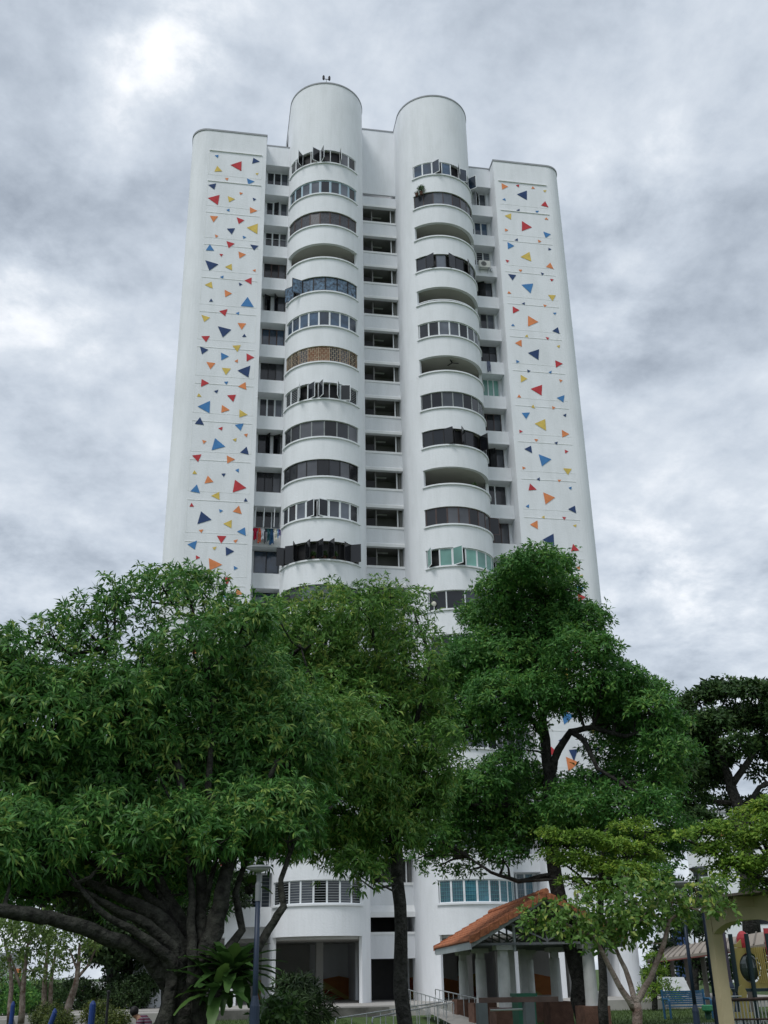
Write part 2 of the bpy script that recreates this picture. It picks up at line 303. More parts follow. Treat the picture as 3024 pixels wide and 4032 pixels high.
# ------------------------------------------------------------ apartment tower
T = thing('apartment_tower', 'tall white apartment block with curved balconies and coloured triangles', 'building', (0, 0, 0))
FH = 2.8; Z18 = 4.87
def sill(k): return Z18 + FH*(18-k)
TC, TY = 4.15, -1.45
def tp(s, r, a): return (s*(TC + r*math.cos(R(a))), TY + r*math.sin(R(a)))
def arc(s, r, a0, a1, n): return [tp(s, r, a0+(a1-a0)*i/n) for i in range(n+1)]
TRI_L = [('b', [(-12.46, 56.43), (-12.17, 56.52), (-12.23, 56.22)]), ('n', [(-9.65, 56.59), (-9.16, 56.29), (-9.72, 56.02)]), ('r', [(-11.29, 55.69), (-10.49, 56.14), (-10.48, 55.22)]), ('y', [(-12.23, 55.48), (-11.84, 55.02), (-12.41, 54.93)]), ('y', [(-9.45, 55.16), (-9.21, 55.21), (-9.32, 54.99)]), ('o', [(-11.63, 54.42), (-11.36, 54.47), (-11.47, 54.21)]), ('b', [(-10.05, 54.6), (-9.48, 54.39), (-9.95, 54.04)]), ('n', [(-12.79, 53.65), (-12.23, 53.86), (-12.33, 53.28)]), ('r', [(-12.76, 52.47), (-11.94, 52.85), (-12.02, 51.93)]), ('y', [(-11.36, 52.82), (-10.83, 52.61), (-11.25, 52.28)]), ('o', [(-10.54, 53.28), (-10.27, 53.22), (-10.48, 53.03)]), ('n', [(-9.58, 52.89), (-9.31, 52.79), (-9.5, 52.59)]), ('b', [(-11.41, 51.56), (-11.18, 51.71), (-11.18, 51.43)]), ('o', [(-9.75, 52.02), (-9.2, 51.75), (-9.71, 51.46)]), ('o', [(-12.53, 50.9), (-11.95, 50.93), (-12.26, 50.36)]), ('r', [(-10.65, 51), (-10.09, 50.81), (-10.48, 50.42)]), ('y', [(-9.91, 50.17), (-9.13, 50.62), (-9.14, 49.69)]), ('n', [(-11.3, 49.92), (-10.72, 50.02), (-10.93, 49.45)]), ('o', [(-12.11, 49.32), (-11.85, 49.22), (-12.03, 49.03)]), ('b', [(-10.17, 49.43), (-9.9, 49.33), (-10.11, 49.16)]), ('r', [(-11.28, 48.83), (-10.7, 48.68), (-11.1, 48.25)]), ('b', [(-12.41, 48.43), (-12.09, 47.91), (-12.67, 47.88)]), ('n', [(-9.61, 48.72), (-9.02, 48.68), (-9.33, 48.25)]), ('r', [(-11.72, 47.69), (-11.45, 47.68), (-11.59, 47.45)]), ('o', [(-10.41, 48.03), (-9.87, 47.83), (-10.32, 47.45)]), ('n', [(-12.66, 47.03), (-11.74, 46.79), (-12.34, 46.18)]), ('y', [(-11.29, 46.62), (-10.83, 46.93), (-10.79, 46.38)]), ('o', [(-9.38, 46.53), (-9.16, 46.66), (-9.16, 46.42)]), ('b', [(-11.6, 45.74), (-11.35, 45.88), (-11.37, 45.61)]), ('r', [(-9.9, 45.63), (-9.41, 45.92), (-9.41, 45.33)]), ('n', [(-10.28, 45.41), (-10.02, 45.28), (-10.23, 45.12)]), ('y', [(-12.6, 44.97), (-12.14, 45.29), (-12.04, 44.73)]), ('o', [(-11.23, 44.71), (-10.71, 44.45), (-11.16, 44.11)]), ('n', [(-12.1, 43.9), (-11.96, 43.66), (-12.23, 43.62)]), ('b', [(-9.64, 44.28), (-9.18, 43.47), (-10.08, 43.48)]), ('r', [(-11.52, 42.92), (-10.96, 43.14), (-11.09, 42.56)]), ('b', [(-10.42, 42.86), (-10.16, 43), (-10.18, 42.75)]), ('y', [(-12.69, 42.51), (-12.1, 42.35), (-12.47, 41.96)]), ('o', [(-10.24, 42.09), (-9.66, 42.1), (-9.95, 41.57)]), ('n', [(-11.55, 41.7), (-10.63, 41.51), (-11.18, 40.84)]), ('n', [(-9.75, 41.27), (-9.6, 41.03), (-9.89, 41)]), ('r', [(-12.61, 40.81), (-12.03, 40.88), (-12.27, 40.37)]), ('y', [(-10.51, 40.25), (-9.96, 40.34), (-10.15, 39.78)]), ('n', [(-12.65, 39.99), (-12.08, 39.79), (-12.49, 39.39)]), ('b', [(-11.24, 39.64), (-10.71, 39.39), (-11.2, 39.04)]), ('r', [(-9.55, 39.72), (-9.02, 39.46), (-9.52, 39.1)]), ('o', [(-10.33, 39.06), (-10.1, 39.22), (-10.11, 38.94)]), ('o', [(-12.17, 38.83), (-11.57, 38.79), (-11.88, 38.29)]), ('y', [(-11.14, 38.46), (-10.54, 38.46), (-10.85, 37.94)]), ('n', [(-10.1, 38.34), (-9.26, 38.8), (-9.36, 37.87)]), ('r', [(-12.41, 37.49), (-11.9, 37.22), (-12.43, 36.9)]), ('b', [(-10.94, 37.41), (-10.66, 37.45), (-10.78, 37.19)]), ('o', [(-10.02, 37.12), (-9.54, 37.5), (-9.46, 36.92)]), ('y', [(-12.53, 36.41), (-12.35, 36.16), (-12.65, 36.15)]), ('n', [(-11.57, 36.65), (-11.28, 36.78), (-11.37, 36.49)]), ('r', [(-10.7, 36.4), (-10.12, 36.49), (-10.28, 35.93)]), ('b', [(-12.56, 35.41), (-11.78, 35.9), (-11.77, 34.97)]), ('o', [(-11, 35.65), (-10.48, 35.31), (-11.02, 35.07)]), ('y', [(-9.85, 35.39), (-9.31, 35.05), (-9.84, 34.81)]), ('n', [(-12.36, 34.64), (-12.08, 34.08), (-12.67, 34.13)]), ('b', [(-10.12, 34.24), (-9.55, 34.39), (-9.72, 33.84)]), ('r', [(-11.16, 33.91), (-10.88, 34.04), (-10.92, 33.76)]), ('o', [(-9.51, 33.58), (-9.25, 33.66), (-9.31, 33.39)]), ('o', [(-12.14, 32.99), (-11.86, 32.92), (-12.04, 32.7)]), ('y', [(-10.21, 33.16), (-9.95, 33.28), (-10, 33.01)]), ('b', [(-11.33, 33.18), (-10.65, 32.61), (-11.51, 32.29)]), ('n', [(-9.29, 32.7), (-9.13, 32.13), (-9.7, 32.24)]), ('r', [(-12.71, 31.84), (-12.13, 31.95), (-12.32, 31.39)]), ('o', [(-10.53, 31.98), (-9.99, 31.74), (-10.48, 31.41)]), ('y', [(-12.51, 30.8), (-12.33, 30.55), (-12.63, 30.54)]), ('b', [(-9.96, 30.98), (-9.72, 31.1), (-9.73, 30.82)]), ('n', [(-10.82, 30.67), (-10.54, 30.7), (-10.66, 30.45)]), ('o', [(-11.66, 30.48), (-11.28, 30.05), (-11.84, 29.92)]), ('r', [(-9.94, 30.29), (-9.2, 29.76), (-10.05, 29.4)]), ('b', [(-12.3, 29.82), (-12.08, 29.23), (-12.68, 29.32)]), ('y', [(-11.38, 29.09), (-10.89, 29.39), (-10.85, 28.84)]), ('n', [(-9.23, 29.07), (-9.08, 28.81), (-9.34, 28.81)]), ('r', [(-12.56, 28.54), (-12.4, 28.28), (-12.68, 28.27)]), ('o', [(-9.62, 28.51), (-9.43, 27.94), (-9.99, 28.08)]), ('b', [(-10.85, 28.2), (-10.59, 28.11), (-10.79, 27.96)]), ('n', [(-11.95, 27.99), (-11.27, 27.45), (-12.13, 27.11)]), ('y', [(-10.55, 27.22), (-10.03, 27.51), (-10.03, 26.95)]), ('o', [(-12.02, 26.72), (-11.74, 26.78), (-11.85, 26.53)]), ('b', [(-9.68, 26.73), (-9.2, 27.05), (-9.12, 26.48)]), ('r', [(-10.89, 26.39), (-10.32, 26.4), (-10.61, 25.89)]), ('o', [(-9.88, 26.13), (-9.6, 26.22), (-9.73, 25.96)]), ('b', [(-12.66, 25.73), (-12.09, 26.01), (-12.19, 25.41)]), ('y', [(-11.14, 25.59), (-10.87, 25.68), (-10.99, 25.43)]), ('n', [(-10.33, 25.68), (-9.79, 25.41), (-10.28, 25.09)]), ('r', [(-12.1, 25.04), (-11.84, 24.9), (-12.09, 24.76)]), ('o', [(-11.32, 24.89), (-10.48, 24.5), (-11.22, 24.1)]), ('b', [(-9.79, 24.45), (-9.52, 24.32), (-9.75, 24.18)]), ('r', [(-10.4, 23.67), (-9.91, 23.71), (-10.14, 23.19)]), ('o', [(-9.59, 22.99), (-9.1, 22.65), (-9.56, 22.59)]), ('b', [(-10.37, 22.47), (-10.08, 22.54), (-10.16, 22.3)]), ('r', [(-9.99, 7.49), (-9.62, 7.01), (-9.8, 6.93)]), ('r', [(-11.07, 4.67), (-10.77, 4.63), (-11.05, 4.24)]), ('o', [(-12.17, 19.23), (-11.57, 19.19), (-11.88, 18.69)]), ('y', [(-11.14, 18.86), (-10.54, 18.86), (-10.85, 18.34)]), ('n', [(-10.1, 18.74), (-9.26, 19.2), (-9.36, 18.27)]), ('r', [(-12.41, 17.89), (-11.9, 17.62), (-12.43, 17.3)]), ('b', [(-10.94, 17.81), (-10.66, 17.85), (-10.78, 17.59)]), ('o', [(-10.02, 17.52), (-9.54, 17.9), (-9.46, 17.32)]), ('y', [(-12.53, 16.81), (-12.35, 16.56), (-12.65, 16.55)]), ('n', [(-11.57, 17.05), (-11.28, 17.18), (-11.37, 16.89)]), ('r', [(-10.7, 16.8), (-10.12, 16.89), (-10.28, 16.33)]), ('b', [(-12.56, 15.81), (-11.78, 16.3), (-11.77, 15.37)]), ('o', [(-11, 16.05), (-10.48, 15.71), (-11.02, 15.47)]), ('y', [(-9.85, 15.79), (-9.31, 15.45), (-9.84, 15.21)]), ('n', [(-12.36, 15.04), (-12.08, 14.48), (-12.67, 14.53)]), ('b', [(-10.12, 14.64), (-9.55, 14.79), (-9.72, 14.24)]), ('r', [(-11.16, 14.31), (-10.88, 14.44), (-10.92, 14.16)]), ('o', [(-9.51, 13.98), (-9.25, 14.06), (-9.31, 13.79)]), ('o', [(-12.14, 13.39), (-11.86, 13.32), (-12.04, 13.1)]), ('y', [(-10.21, 13.56), (-9.95, 13.68), (-10, 13.41)]), ('b', [(-11.33, 13.58), (-10.65, 13.01), (-11.51, 12.69)]), ('n', [(-9.29, 13.1), (-9.13, 12.53), (-9.7, 12.64)]), ('r', [(-12.71, 12.24), (-12.13, 12.35), (-12.32, 11.79)]), ('o', [(-10.53, 12.38), (-9.99, 12.14), (-10.48, 11.81)]), ('y', [(-12.51, 11.2), (-12.33, 10.95), (-12.63, 10.94)]), ('b', [(-9.96, 11.38), (-9.72, 11.5), (-9.73, 11.22)]), ('n', [(-10.82, 11.07), (-10.54, 11.1), (-10.66, 10.85)]), ('o', [(-11.66, 10.88), (-11.28, 10.45), (-11.84, 10.32)]), ('r', [(-9.94, 10.69), (-9.2, 10.16), (-10.05, 9.8)]), ('b', [(-12.3, 10.22), (-12.08, 9.63), (-12.68, 9.72)]), ('y', [(-11.38, 9.49), (-10.89, 9.79), (-10.85, 9.24)]), ('n', [(-9.23, 9.47), (-9.08, 9.21), (-9.34, 9.21)]), ('r', [(-12.56, 8.94), (-12.4, 8.68), (-12.68, 8.67)]), ('o', [(-9.62, 8.91), (-9.43, 8.34), (-9.99, 8.48)]), ('b', [(-10.85, 8.6), (-10.59, 8.51), (-10.79, 8.36)]), ('n', [(-11.95, 8.39), (-11.27, 7.85), (-12.13, 7.51)]), ('y', [(-10.55, 7.62), (-10.03, 7.91), (-10.03, 7.35)]), ('o', [(-12.02, 7.12), (-11.74, 7.18), (-11.85, 6.93)]), ('b', [(-9.68, 7.13), (-9.2, 7.45), (-9.12, 6.88)]), ('r', [(-10.89, 6.79), (-10.32, 6.8), (-10.61, 6.29)]), ('o', [(-9.88, 6.53), (-9.6, 6.62), (-9.73, 6.36)]), ('b', [(-12.66, 6.13), (-12.09, 6.41), (-12.19, 5.81)]), ('y', [(-11.14, 5.99), (-10.87, 6.08), (-10.99, 5.83)]), ('n', [(-10.33, 6.08), (-9.79, 5.81), (-10.28, 5.49)])]
TRI_R = [('o', [(9.25, 56.64), (9.76, 56.38), (9.26, 56.03)]), ('r', [(10.37, 56.59), (10.65, 56.7), (10.61, 56.41)]), ('o', [(11.73, 56.66), (11.9, 56.44), (11.59, 56.4)]), ('y', [(12.52, 56.36), (12.82, 56.42), (12.68, 56.18)]), ('n', [(10.4, 55.72), (11.23, 56.18), (11.16, 55.26)]), ('b', [(9.2, 55.08), (9.44, 55.23), (9.48, 54.97)]), ('r', [(12.62, 55.33), (12.84, 54.77), (12.25, 54.88)]), ('n', [(10.24, 54.16), (10.52, 54.34), (10.49, 54.05)]), ('b', [(11.75, 54.3), (12.05, 54.34), (11.88, 54.1)]), ('y', [(9.29, 53.54), (9.82, 53.82), (9.77, 53.23)]), ('o', [(12.6, 53.78), (12.73, 53.55), (12.43, 53.59)]), ('r', [(10.62, 53.2), (11.37, 52.7), (10.55, 52.26)]), ('o', [(9.24, 52.35), (9.5, 52.21), (9.23, 52.06)]), ('b', [(12.23, 52.4), (12.81, 52.22), (12.37, 51.82)]), ('n', [(9.91, 51.34), (10.18, 51.55), (10.16, 51.27)]), ('o', [(11.74, 51.6), (12.02, 51.48), (11.78, 51.31)]), ('b', [(9.35, 51.1), (9.87, 50.81), (9.35, 50.46)]), ('n', [(12.5, 50.94), (12.75, 50.83), (12.5, 50.67)]), ('y', [(10.27, 49.85), (11, 50.39), (11.08, 49.53)]), ('r', [(9.09, 49.47), (9.39, 49.42), (9.21, 49.21)]), ('o', [(12.55, 49.58), (12.76, 49.02), (12.17, 49.16)]), ('o', [(10.04, 48.68), (10.32, 48.71), (10.19, 48.47)]), ('n', [(11.73, 48.63), (11.99, 48.52), (11.8, 48.35)]), ('n', [(9.2, 48.2), (9.82, 48.18), (9.51, 47.66)]), ('r', [(12.39, 48.1), (12.69, 48.1), (12.51, 47.88)]), ('b', [(10.16, 47.35), (11.07, 47.55), (10.8, 46.66)]), ('o', [(9.16, 46.69), (9.34, 46.48), (9.03, 46.47)]), ('y', [(12.13, 46.66), (12.72, 46.68), (12.43, 46.15)]), ('n', [(10.06, 45.7), (10.31, 45.83), (10.27, 45.58)]), ('o', [(11.69, 45.78), (11.97, 45.73), (11.78, 45.54)]), ('r', [(9.36, 45.38), (9.86, 45.1), (9.34, 44.76)]), ('b', [(12.37, 45.13), (12.65, 45.16), (12.51, 44.95)]), ('o', [(10.46, 44.68), (11.2, 44.22), (10.39, 43.76)]), ('b', [(9.28, 43.88), (9.41, 43.69), (9.13, 43.69)]), ('n', [(12.64, 43.91), (12.73, 43.34), (12.18, 43.54)]), ('y', [(10.09, 42.89), (10.29, 43.08), (10.33, 42.81)]), ('r', [(11.64, 42.98), (11.92, 42.94), (11.77, 42.73)]), ('o', [(9.31, 42.25), (9.82, 42.58), (9.8, 41.99)]), ('y', [(12.41, 42.29), (12.66, 42.4), (12.59, 42.14)]), ('n', [(10.21, 41.52), (11.07, 41.9), (10.95, 41)]), ('b', [(9.31, 40.87), (9.55, 40.73), (9.31, 40.58)]), ('r', [(12.19, 41.08), (12.74, 40.85), (12.2, 40.48)]), ('n', [(10.06, 40.14), (10.31, 40.04), (10.08, 39.88)]), ('b', [(11.6, 40.04), (11.86, 40.2), (11.8, 39.93)]), ('y', [(9.55, 39.66), (10.02, 39.38), (9.52, 39.04)]), ('o', [(12.35, 39.54), (12.6, 39.46), (12.42, 39.28)]), ('r', [(10.19, 38.58), (11.06, 38.98), (10.95, 38.1)]), ('o', [(9.32, 38.07), (9.46, 37.82), (9.17, 37.81)]), ('b', [(12.04, 38.01), (12.63, 38.27), (12.5, 37.68)]), ('y', [(10.28, 37.34), (10.39, 37.03), (10.13, 37.1)]), ('o', [(11.64, 37.32), (11.9, 37.21), (11.66, 37.04)]), ('b', [(9.41, 36.61), (10, 36.68), (9.69, 36.14)]), ('n', [(12.37, 36.65), (12.63, 36.8), (12.58, 36.53)]), ('y', [(10.27, 35.83), (11.06, 36.25), (11.05, 35.34)]), ('r', [(9.14, 35.28), (9.38, 35.16), (9.14, 35.02)]), ('o', [(12.19, 35.49), (12.7, 35.19), (12.17, 34.9)]), ('o', [(10.15, 34.65), (10.44, 34.61), (10.26, 34.42)]), ('n', [(11.55, 34.44), (11.82, 34.55), (11.74, 34.3)]), ('n', [(9.38, 33.81), (9.88, 34.1), (9.92, 33.53)]), ('r', [(12.26, 33.96), (12.52, 33.85), (12.27, 33.67)]), ('b', [(10.37, 33.48), (11.25, 33.16), (10.53, 32.58)]), ('o', [(9.15, 32.49), (9.39, 32.38), (9.16, 32.25)]), ('y', [(12.01, 32.53), (12.63, 32.53), (12.32, 32.05)]), ('n', [(10.07, 31.59), (10.31, 31.74), (10.29, 31.47)]), ('o', [(11.55, 31.64), (11.82, 31.65), (11.64, 31.47)]), ('r', [(9.59, 31.24), (10.02, 30.81), (9.45, 30.72)]), ('b', [(12.26, 31.09), (12.5, 31.19), (12.45, 30.94)]), ('o', [(10.46, 30.64), (11.26, 30.31), (10.55, 29.76)]), ('b', [(9.16, 29.54), (9.41, 29.7), (9.38, 29.43)]), ('n', [(12.09, 29.5), (12.6, 29.79), (12.63, 29.23)]), ('y', [(10.18, 28.81), (10.41, 28.94), (10.41, 28.71)]), ('r', [(11.63, 28.93), (11.91, 28.9), (11.75, 28.7)]), ('o', [(9.36, 28.24), (9.9, 28.56), (9.88, 27.94)]), ('y', [(12.33, 28.35), (12.58, 28.44), (12.52, 28.22)]), ('n', [(10.13, 27.2), (10.93, 27.68), (10.9, 26.76)]), ('r', [(12.21, 27.02), (12.59, 26.57), (12.02, 26.48)]), ('o', [(12.27, 25.37), (12.53, 25.49), (12.49, 25.22)]), ('b', [(12.09, 24.13), (12.64, 23.98), (12.28, 23.66)]), ('o', [(10.59, 16.51), (11.38, 16.13), (10.55, 15.72)]), ('n', [(10.68, 13.55), (11.26, 13.61), (10.95, 12.88)]), ('y', [(10.09, 25.39), (10.29, 25.58), (10.33, 25.31)]), ('r', [(11.64, 25.48), (11.92, 25.44), (11.77, 25.23)]), ('o', [(9.31, 24.75), (9.82, 25.08), (9.8, 24.49)]), ('y', [(12.41, 24.79), (12.66, 24.9), (12.59, 24.64)]), ('n', [(10.21, 24.02), (11.07, 24.4), (10.95, 23.5)]), ('b', [(9.31, 23.37), (9.55, 23.23), (9.31, 23.08)]), ('r', [(12.19, 23.58), (12.74, 23.35), (12.2, 22.98)]), ('n', [(10.06, 22.64), (10.31, 22.54), (10.08, 22.38)]), ('b', [(11.6, 22.54), (11.86, 22.7), (11.8, 22.43)]), ('y', [(9.55, 22.16), (10.02, 21.88), (9.52, 21.54)]), ('o', [(12.35, 22.04), (12.6, 21.96), (12.42, 21.78)]), ('r', [(10.19, 21.08), (11.06, 21.48), (10.95, 20.6)]), ('o', [(9.32, 20.57), (9.46, 20.32), (9.17, 20.31)]), ('b', [(12.04, 20.51), (12.63, 20.77), (12.5, 20.18)]), ('y', [(10.28, 19.84), (10.39, 19.53), (10.13, 19.6)]), ('o', [(11.64, 19.82), (11.9, 19.71), (11.66, 19.54)]), ('b', [(9.41, 19.11), (10, 19.18), (9.69, 18.64)]), ('n', [(12.37, 19.15), (12.63, 19.3), (12.58, 19.03)]), ('y', [(10.27, 18.33), (11.06, 18.75), (11.05, 17.84)]), ('r', [(9.14, 17.78), (9.38, 17.66), (9.14, 17.52)]), ('o', [(12.19, 17.99), (12.7, 17.69), (12.17, 17.4)]), ('o', [(10.15, 17.15), (10.44, 17.11), (10.26, 16.92)]), ('n', [(11.55, 16.94), (11.82, 17.05), (11.74, 16.8)]), ('n', [(9.38, 16.31), (9.88, 16.6), (9.92, 16.03)]), ('r', [(12.26, 16.46), (12.52, 16.35), (12.27, 16.17)]), ('b', [(10.37, 15.98), (11.25, 15.66), (10.53, 15.08)]), ('o', [(9.15, 14.99), (9.39, 14.88), (9.16, 14.75)]), ('y', [(12.01, 15.03), (12.63, 15.03), (12.32, 14.55)]), ('n', [(10.07, 14.09), (10.31, 14.24), (10.29, 13.97)]), ('o', [(11.55, 14.14), (11.82, 14.15), (11.64, 13.97)]), ('r', [(9.59, 13.74), (10.02, 13.31), (9.45, 13.22)]), ('b', [(12.26, 13.59), (12.5, 13.69), (12.45, 13.44)]), ('o', [(10.46, 13.14), (11.26, 12.81), (10.55, 12.26)]), ('b', [(9.16, 12.04), (9.41, 12.2), (9.38, 11.93)]), ('n', [(12.09, 12), (12.6, 12.29), (12.63, 11.73)]), ('y', [(10.18, 11.31), (10.41, 11.44), (10.41, 11.21)]), ('r', [(11.63, 11.43), (11.91, 11.4), (11.75, 11.2)]), ('o', [(9.36, 10.74), (9.9, 11.06), (9.88, 10.44)]), ('y', [(12.33, 10.85), (12.58, 10.94), (12.52, 10.72)]), ('n', [(10.13, 9.7), (10.93, 10.18), (10.9, 9.26)]), ('r', [(12.21, 9.52), (12.59, 9.07), (12.02, 8.98)])]
PAINT = [mat('paint_'+n_, c_, .8, .13, 3, bump=.2) for n_, c_ in (('blue', (.065, .21, .46)), ('navy', (.030, .060, .155)), ('red', (.50, .050, .060)), ('orange', (.72, .25, .10)), ('yellow', (.66, .49, .12)))]
PK = dict(b=0, n=1, r=2, o=3, y=4)
for s, tris in ((-1, TRI_L), (1, TRI_R)):
    # wing wall with one rounded outer corner
    o = [(s*8.7, -2.45), (s*12.95, -2.45)] + [(s*(12.95+1.2*math.sin(R(a))), -1.25-1.2*math.cos(R(a))) for a in range(10, 91, 10)] + [(s*14.15, 11), (s*8.7, 11)]
    mb = MB(); mb.prism(o, 3.3, 58.75)
    col = [(s*12.55, -2.44), (s*12.95, -2.44)] + [(s*(12.95+1.19*math.sin(R(a))), -1.25-1.19*math.cos(R(a))) for a in range(10, 91, 10)] + [(s*14.14, .2), (s*12.55, .2)]
    mb.prism(col, -.01, 3.3); mb.box(min(s*8.71, s*9.4), max(s*8.71, s*9.4), -2.44, -1.8, -.01, 3.3)
    mb.build('wing_wall', WHITE, T)
    oc = [(x+(.04*s if abs(x) > 10 else -.04*s), y-.04 if y < 0 else y) for x, y in o]
    mb = MB(); mb.prism(oc, 58.751, 58.9); mb.build('coping', GREYCOPE, T)
    mb = MB()
    for k in range(20):
        zt = 56.84 - 2.81*k
        if zt < 4: break
        xa, xb = sorted((s*9.0, s*12.85))
        mb.box(xa, xb, -2.45-(.07 if k == 0 else .045 if k == 1 else .018), -2.449, zt, zt+(.06 if k < 2 else .035))
        mb.box(xa, xb, -2.459, -2.449, zt-2.2, zt-2.18)
        if s < 0 and k < 14:
            mb.box(xa, xa+.03, -2.462, -2.449, zt-2.165, zt-.001); mb.box(xb-.03, xb, -2.462, -2.449, zt-2.165, zt-.001)
        if s > 0:
            for q in range(4): mb.box(9.5+q*.95, 9.52+q*.95, -2.456, -2.449, zt+.42, zt+.5)
    mb.build('drip_ledge', WHITE2, T)
    mb = MB()
    for c_, v3 in tris: mb.poly([(x, -2.472, z) for x, z in v3], PK[c_])
    mb.build('triangle_mural', PAINT, T)
    # recess between wing and tower
    mb = MB()
    xa, xb = sorted((s*6.9, s*8.7))
    for k in range(19):
        z = sill(k); mb.box(xa, xb, -1.33, -.45, z-1.01, z); mb.box(xa, xb, -1.37, -1.331, z-1.01, z-.93)
    mb.box(xa, xb, -1.33, -.45, sill(0)+1.79, 58.9); mb.box(xa, xb, -1.36, -1.331, sill(0)+1.79, sill(0)+1.87)
    mb.box(xa, xb, -.45, -.3, 3.3, 58.9)
    xa2, xb2 = sorted((s*8.5, s*8.7))
    for k in range(19): mb.box(xa2, xb2, -.6, -.451, sill(k), sill(k)+1.79)
    mb.build('recess_wall', WHITE, T)
    mb = MB(); mb.box(xa, xb, -1.36, .5, 58.9, 59.0); mb.build('coping', GREYCOPE, T)
    # stair tower skin
    def two(a0, a1, n, z0, z1, r0=2.75, r1=2.55, mb=None): mb.band(arc(s, r0, a0, a1, n), arc(s, r1, a0, a1, n), z0, z1)
    mb = MB()
    pin_o = [(s*1.4, .8), (s*1.4, TY)] + arc(s, 2.75, 184, 223, 8); pin_i = [(s*1.6, .8), (s*1.6, TY)] + arc(s, 2.55, 184, 223, 8)
    mb.band(pin_o, pin_i, 0, 62.9)
    pou_o = arc(s, 2.75, 347, 360, 3) + [(s*6.9, 6)]; pou_i = arc(s, 2.55, 347, 360, 3) + [(s*6.7, 6)]
    mb.band(pou_o, pou_i, 0, 62.9)
    two(223, 347, 28, sill(0)+1.2, 62.9, mb=mb)
    cap = [(s*1.6, 6), (s*1.6, TY)] + arc(s, 2.5, 184, 356, 20) + [(s*6.7, 6)]
    mb.prism(cap, 62.5, 62.8)
    mb.box(*sorted((s*1.4, s*6.9)), 6.0, 6.3, 50, 62.9)
    mb.build('tower_wall', WHITE, T)
    co_ = [(s*1.37, 6), (s*1.37, TY)] + arc(s, 2.79, 181, 359, 40) + [(s*6.94, 6)]; ci_ = [(s*1.63, 6), (s*1.63, TY)] + arc(s, 2.5, 181, 359, 40) + [(s*6.68, 6)]
    mb = MB(); mb.band(co_, ci_, 62.9, 63.02); mb.build('coping', GREYCOPE, T)
    # parapets, ceilings, rooms
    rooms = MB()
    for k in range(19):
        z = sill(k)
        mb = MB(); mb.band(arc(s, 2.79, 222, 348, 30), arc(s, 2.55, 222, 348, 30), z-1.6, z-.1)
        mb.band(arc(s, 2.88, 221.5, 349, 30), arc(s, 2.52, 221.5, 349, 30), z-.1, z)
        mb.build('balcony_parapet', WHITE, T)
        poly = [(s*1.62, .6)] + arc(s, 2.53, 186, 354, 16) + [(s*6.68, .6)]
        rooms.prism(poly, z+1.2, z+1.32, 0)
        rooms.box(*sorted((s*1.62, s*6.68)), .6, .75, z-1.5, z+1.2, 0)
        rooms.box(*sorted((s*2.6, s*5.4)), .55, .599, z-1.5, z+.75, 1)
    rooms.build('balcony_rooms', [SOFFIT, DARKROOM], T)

# corridor stack
mb = MB(); lip = MB(); inn = MB()
for k in range(18):
    z = 6.2 + FH*(17-k); top = z+1.33
    if k == 0: mb.box(-1.4, 1.4, 0, .15, 56.48, 62.85); mb.box(-1.4, 1.4, 0.0, .15, top, 56.19)
    zlow = z-FH+1.33 if k < 17 else 4.34
    mb.box(-1.4, 1.4, 0, .15, zlow, z)
    lip.box(-1.4, 1.4, -.05, -.001, z-.14, z+.02)
    # sloping hood over the opening
    i = len(lip.v); a, b = -1.4, 1.4
    lip.v += [(a, -.001, top), (b, -.001, top), (b, -.16, top), (a, -.16, top), (a, -.001, top+.33), (b, -.001, top+.33), (b, -.16, top+.2), (a, -.16, top+.2)]
    for f in ((0,3,2,1),(4,5,6,7),(0,1,5,4),(1,2,6,5),(2,3,7,6),(3,0,4,7)): lip.f.append(tuple(i+q for q in f)); lip.m.append(0)
    inn.box(-1.39, 1.39, .16, 2.8, top+.12, top+.3, 0); inn.box(-1.39, 1.39, 1.9, 2.0, z-.6, top+.12, 0)
    inn.box(-1.385, -.42, .55, .65, z-.6, z+.82, 1); inn.box(-.42, -.33, .5, .64, z-.6, top+.12, 0); inn.box(-.2, .5, 1.2, 1.32, top+.06, top+.119, 2)
    inn.box(1.2, 1.39, .5, .7, z-.6, top+.12, 0)
# mezzanine slot, hood, door
mb.box(-1.4, 1.4, 0, .15, 2.16, 3.54)
lip.box(-1.4, 1.45, -.05, -.001, 3.42, 3.56); 
i = len(lip.v); a, b = -1.4, 1.6
lip.v += [(a, -.001, 4.34), (b, -.001, 4.34), (b, -.35, 4.34), (a, -.35, 4.34), (a, -.001, 4.98), (b, -.001, 4.98), (b, -.35, 4.62), (a, -.35, 4.62)]
for f in ((0,3,2,1),(4,5,6,7),(0,1,5,4),(1,2,6,5),(2,3,7,6),(3,0,4,7)): lip.f.append(tuple(i+q for q in f)); lip.m.append(0)
mb.box(-1.4, -1.25, 0.0, .15, 0, 2.16); 
inn.box(-1.39, 1.39, .16, 2.8, 4.45, 4.6, 0); inn.box(-1.39, 1.39, 2.8, 2.95, 0, 4.45, 1)
inn.box(-1.39, 1.39, .16, 2.8, 2.4, 2.5, 0)
mb.build('corridor_wall', WHITE, T); lip.build('ledge', WHITE2, T)
MATS['lightpanel'] = mat('tube_light_cover', (.7, .72, .7), .5, .05)
inn.build('corridor_rooms', [mat('corridor_inside', (.24, .24, .23), .9, .1, 1), F_BLACK, MATS['lightpanel']], T)
mb = MB()
for k in range(18):
    z = 6.2 + FH*(17-k); mb.box(1.02, 1.1, .3, .38, z-.5, z+1.44)
mb.build('drain_pipe', WHITE2, T)
mb = MB(); mb.box(-1.4, 1.4, -.04, .2, 62.85, 62.97); mb.build('coping', GREYCOPE, T)
